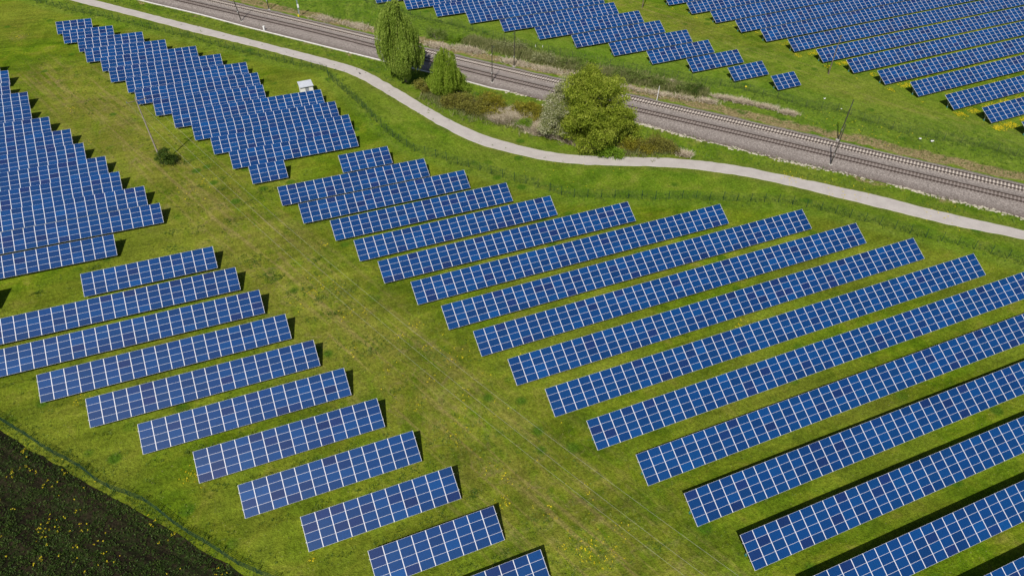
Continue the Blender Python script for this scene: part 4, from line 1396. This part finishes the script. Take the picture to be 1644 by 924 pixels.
# next pole of the line, past the lower edge
end = np.array([36.7, 10.3])
t2 = thing('utility_pole', 'second wooden utility pole of the line, standing below the lower edge', 'utility pole', gpos(*end))
e0 = np.array(t2.location)
mb = MB()
mb.tube([(0, 0, -.3), (0, 0, 7), (0, 0, 14.0)], [.17, .14, .10], 10)
obj('shaft', mb.data('shaft', WOOD, True), t2)
ends = [np.array([34.6, 11.4, 13.2]), np.array([36.2, 10.6, 13.5]), np.array([39.8, 8.8, 13.2])]
mb = MB()
mb.tube([ends[0] - e0 - [.2, 0, .3], ends[2] - e0 + [.2, -.1, -.3]], .065, 6)
obj('cross_arm', mb.data('cross_arm', WOODD), t2)
for k, nm in enumerate(('left wire of the three strung over the mown corridor', 'middle wire of the three strung over the mown corridor', 'right wire of the three strung over the mown corridor')):
    s = np.linspace(0, 1, 60)[:, None]
    L_ = att[k] * (1 - s) + ends[k] * s
    L_[:, 2] -= (4 * 4.8 * s * (1 - s))[:, 0]
    mb = MB()
    mb.tube(L_ - att[k], .010, 5, caps=False)
    o = obj('overhead_wire', mb.data('overhead_wire', ALU), None, tuple(att[k]), label=nm, category='wire', group='overhead wires of the utility line')


def mast(x, y, H, lean, label, arm_dir, H2=None):
    t = thing('railway_mast', label, 'railway mast', gpos(x, y), 'masts beside the tracks')
    T = np.array([lean[0], lean[1], H])
    mb = MB()
    mb.tube([(0, 0, -.2), T * .5, T], [.13, .11, .085], 8)
    obj('shaft', mb.data('shaft', DARKM, True), t)
    mb = MB()
    mb.box((0, 0, .06), (.7, .7, .3), taper=.85)
    obj('footing', mb.data('footing', CONC), t)
    a = np.array([arm_dir[0], arm_dir[1], 0])
    mb = MB()
    mb.tube([T * .92, T * .92 + a * 1.0 + [0, 0, .05]], .035, 6)
    mb.tube([T * .99, T * .92 + a * .9], .02, 6)
    obj('bracket', mb.data('bracket', DARKM), t)
    mb = MB()
    q = T * .92 + a * 1.0
    mb.tube([q - [0, 0, .18], q - [0, 0, .08], q, q + [0, 0, .08]], [.05, .09, .06, .09], 8)
    obj('insulator', mb.data('insulator', CERAM), t)
    mb = MB()
    q = T * .28
    mb.box(q + np.array([-.16, -.16, 0]), (.22, .04, .34), Matrix.Rotation(.6, 3, 'Z'))
    obj('number_plate', mb.data('number_plate', WHITEP), t)
    return t


fd, nd_ = np.array([.75, .66]), np.array([-.75, -.66])
mast(8.37, 210.29, 10.0, (-1.2, .3), 'dark railway mast at the top left on the near side of the tracks', fd)
mast(59.06, 152.34, 9.3, (.1, 0), 'dark railway mast on the near side between the small willow and blossom tree', fd)
mast(108.87, 91.93, 9.0, (.62, .2), 'leaning dark mast on the near side of the tracks at right', fd)
mast(16.64, 216.45, 9.4, (-.2, .1), 'dark railway mast at the top left on the far side of the tracks', nd_)
mast(67.4, 158.68, 9.4, (.2, 0), 'slim dark mast beyond the tracks before the ragged pale shrub', nd_)
mast(117.16, 99.23, 9.1, (.8, .2), 'grey leaning mast beyond the tracks at right, by the lush verge', nd_)


def wood_pole(x, y, H, lean, label):
    t = thing('wooden_pole', label, 'pole', gpos(x, y), 'wooden poles in the grass lane beyond the railway')
    T = np.array([lean[0], lean[1], H])
    mb = MB()
    mb.tube([(0, 0, -.2), T * .5, T], [.15, .12, .09], 8)
    obj('shaft', mb.data('shaft', WOODD, True), t)
    mb = MB()
    mb.tube([T * .985 + [-.3, .1, 0], T * .985 + [.3, -.1, 0]], .04, 6)
    obj('cross_arm', mb.data('cross_arm', WOODD), t)
    for s_ in (-.26, .26):
        mb = MB()
        q = T * .985 + [s_, -s_ * .33, .03]
        mb.tube([q, q + [0, 0, .09], q + [0, 0, .2]], [.03, .06, .05], 8)
        obj('insulator', mb.data('insulator', CERAM), t)


wood_pole(137.0, 125.3, 9.7, (.35, .1), 'thin wooden pole standing in front of the far right solar rows')
wood_pole(116.9, 180.6, 9.0, (.5, .2), 'wooden pole at the top edge of the grass lane beyond the railway')

# slim white post beside the far track
t = thing('marker_pole', 'slim white post beside the far track, right of the biggest tree', 'marker post', gpos(90.8, 129.35))
mb = MB()
mb.tube([(0, 0, -.1), (.1, 0, 1.9), (.2, 0, 3.8)], [.085, .075, .06], 8)
obj('shaft', mb.data('shaft', WHITEP, True), t)
mb = MB()
mb.tube([(.2, 0, 3.78), (.2, 0, 3.86)], [.085, .05], 8)
obj('cap', mb.data('cap', CONC), t)

# signal beside the far track
BLUEG = simple('blue_grey_signal_paint', (0.22, 0.28, 0.36), (0.36, 0.43, 0.52), 3.0, 0.5)
BLACKP = simple('black_signal_face', (0.012, 0.012, 0.013), (0.03, 0.03, 0.03), 3.0, 0.5)
t = thing('railway_signal', 'blue grey railway signal with a yellow lamp box at its foot, top left', 'railway signal', gpos(23.75, 208.77))
mb = MB()
mb.tube([(0, 0, -.1), (0, 0, 6.8)], .075, 8)
for k in range(12):
    mb.tube([(-.17, -.14, .8 + k * .42), (.17, -.14, .8 + k * .42)], .016, 5)
mb.tube([(-.17, -.14, .5), (-.17, -.14, 5.8)], .018, 5)
mb.tube([(.17, -.14, .5), (.17, -.14, 5.8)], .018, 5)
obj('mast', mb.data('mast', BLUEG), t)
mb = MB()
mb.box((0, -.16, 6.0), (.62, .10, 1.5))
obj('signal_board', mb.data('signal_board', BLACKP), t)
for z in (5.5, 6.0, 6.5):
    mb = MB()
    mb.tube([(0, -.21, z), (0, -.33, z)], [.12, .13], 10)
    obj('lens_hood', mb.data('lens_hood', BLUEG), t)
mb = MB()
mb.box((.05, -.1, 3.0), (.42, .3, .9))
obj('relay_box', mb.data('relay_box', WHITEP), t)
mb = MB()
mb.box((-.3, -.3, .45), (.42, .3, .55), taper=.9)
mb.tube([(-.3, -.3, .0), (-.3, -.3, .3)], .05, 6)
obj('yellow_lamp_box', mb.data('yellow_lamp_box', YELP), t)

# white cable marker beside the trough
t = thing('cable_cabinet', 'short white cable cabinet standing against the white trough at top left', 'cabinet', gpos(13.24, 202.38))
mb = MB()
mb.box((0, 0, .55), (.42, .34, 1.15), Matrix.Rotation(-.8, 3, 'Z'))
obj('case', mb.data('case', WHITEP), t)
mb = MB()
mb.box((0, 0, 1.15), (.52, .44, .07), Matrix.Rotation(-.8, 3, 'Z'), taper=.8)
obj('lid', mb.data('lid', WHITEP), t)

# hut above the packed block
t = thing('transformer_hut', 'small white hut with a pale metal roof and grey door behind the packed tables', 'hut', (16.95, 162.75, float(gz(17, 162.7))))
HW = simple('white_render', (0.76, 0.76, 0.74), (0.84, 0.84, 0.83), 1.5, 0.8)
HR = NT('pale_roof_sheet')
co = HR.coords('Object')
wv = HR.n('ShaderNodeTexWave', wave_type='BANDS', bands_direction='X')
wv.inputs['Scale'].default_value = 3.2
HR.link(co, wv.inputs['Vector'])
HR.set(HR.ramp(HR.noise(co, 1.4, 4), [(.3, (.52, .55, .62)), (.7, (.64, .67, .73))]), .5, .15)
HR.bump(wv.outputs['Fac'], .35, .03)
hrt = Matrix.Rotation(math.radians(1.5), 3, 'Z')
t.rotation_euler = (0, 0, math.radians(1.5))
mb = MB()
for c, s_ in (((-1.36, 0, 1.05), (.12, 2.30, 2.16)), ((1.36, 0, 1.05), (.12, 2.30, 2.16)), ((0, 1.14, 1.05), (2.60, .10, 2.16)), ((-.82, -1.12, 1.05), (.96, .10, 2.16)), ((.88, -1.12, 1.05), (.84, .10, 2.16)), ((.06, -1.12, 2.04), (.80, .10, .18))):
    mb.box(c, s_)
obj('walls', mb.data('walls', HW), t)
mb = MB()
mb.box((.06, -1.10, .98), (.78, .06, 1.92))
dr = obj('door', mb.data('door', simple('grey_door_paint', (.26, .28, .33), (.34, .36, .42), 2, .5)), t)
mb = MB()
mb.tube([(.34, -1.15, 1.0), (.34, -1.22, 1.0), (.24, -1.22, 1.0)], .02, 6)
obj('handle', mb.data('handle', DARKM), dr)
mb = MB()
mb.box((0, 0, 2.24), (3.16, 2.74, .09), Matrix.Rotation(math.radians(5), 3, 'X'))
mb.box((0, -1.35, 2.09), (3.16, .04, .13))
obj('roof', mb.data('roof', HR.mat), t)

# small yellow marker and two white ones in the far grass
t = thing('marker_post', 'squat bright yellow marker in the grass beyond the railway', 'marker post', gpos(113.82, 126.95))
mb = MB()
mb.tube([(0, 0, -.1), (0, 0, .35)], .09, 8)
obj('stem', mb.data('stem', CONC), t)
mb = MB()
mb.tube([(0, 0, .32), (0, 0, .38), (0, 0, .55), (0, 0, .64)], [.20, .27, .23, .05], 12)
obj('cap', mb.data('cap', YELP, True), t)
for (x, y), lab in (((77.11, 167.3), 'left of two short white marker posts in grass below the far tables'), ((78.69, 166.27), 'right of two short white marker posts in grass below the far tables')):
    t = thing('marker_stake', lab, 'marker post', gpos(x, y), 'short white marker posts in the far grass')
    mb = MB()
    mb.box((0, 0, .25), (.16, .10, .75), taper=.8)
    obj('stake', mb.data('stake', WHITEP), t)
    mb = MB()
    mb.box((0, 0, .66), (.18, .12, .08), taper=.5)
    obj('cap', mb.data('cap', CONC), t)

# crumpled white litter in the lush grass at right
for x, y, s_, lab in ((127.3, 115.3, .24, 'white crumpled scrap lying high in the grass lane beyond the fence'), (127.4, 109.8, .18, 'tiny white scrap in the grass just above the far fence'),
                      (133.3, 92.6, .28, 'left white scrap of the pair in lush grass by the far fence'), (134.9, 90.8, .38, 'larger right white scrap of the pair by the far fence')):
    r_ = np.random.default_rng(int(x * 10))
    k = 7
    gxx, gyy = np.meshgrid(np.linspace(-1, 1, k), np.linspace(-.6, .6, k))
    V = np.stack([gxx.ravel() * s_ + r_.normal(0, .04, k * k), gyy.ravel() * s_ + r_.normal(0, .04, k * k), np.abs(r_.normal(.12, .10, k * k)) * s_ * 2], 1)
    I = np.arange(k * k).reshape(k, k)
    mb = MB()
    mb.add(V, np.stack([I[:-1, :-1].ravel(), I[:-1, 1:].ravel(), I[1:, 1:].ravel(), I[1:, :-1].ravel()], 1))
    mb.add(V - [0, 0, .012], np.stack([I[:-1, :-1].ravel(), I[1:, :-1].ravel(), I[1:, 1:].ravel(), I[:-1, 1:].ravel()], 1))
    obj('plastic_scrap', mb.data('plastic_scrap', WHITEP), None, gpos(x, y, .12), label=lab, category='litter', group='white scraps in the grass')

# black bird standing on the path
BIRD = simple('black_feathers', (0.010, 0.010, 0.013), (0.03, 0.028, 0.035), 12, .5)
bx_, by_ = 30.67, 167.96
t = thing('crow', 'small black bird standing on the pale path left of the tall willow', 'bird', gpos(bx_, by_, .07))
t.rotation_euler = (0, 0, math.radians(125))
mb = MB()
mb.tube([(-.34, 0, .16), (-.24, 0, .17), (-.14, 0, .19), (-.02, 0, .22), (.08, 0, .25), (.15, 0, .31), (.20, 0, .36), (.25, 0, .37), (.28, 0, .365), (.34, 0, .35)],
        [.035, .045, .085, .115, .10, .062, .058, .045, .02, .004], 12)
obj('body', mb.data('body', BIRD, True), t)
for s_ in (-1, 1):
    mb = MB()
    mb.tube([(.08, s_ * .08, .27), (-.08, s_ * .115, .23), (-.30, s_ * .05, .17)], [.03, .055, .012], 8)
    obj('wing', mb.data('wing', BIRD, True), t)
    mb = MB()
    mb.tube([(0, s_ * .045, .14), (.01, s_ * .05, .0), (.07, s_ * .055, .005)], .011, 5)
    obj('leg', mb.data('leg', BIRD), t)

for me in bpy.data.meshes:
    if me.name.startswith(('trunk', 'stems')):
        pass
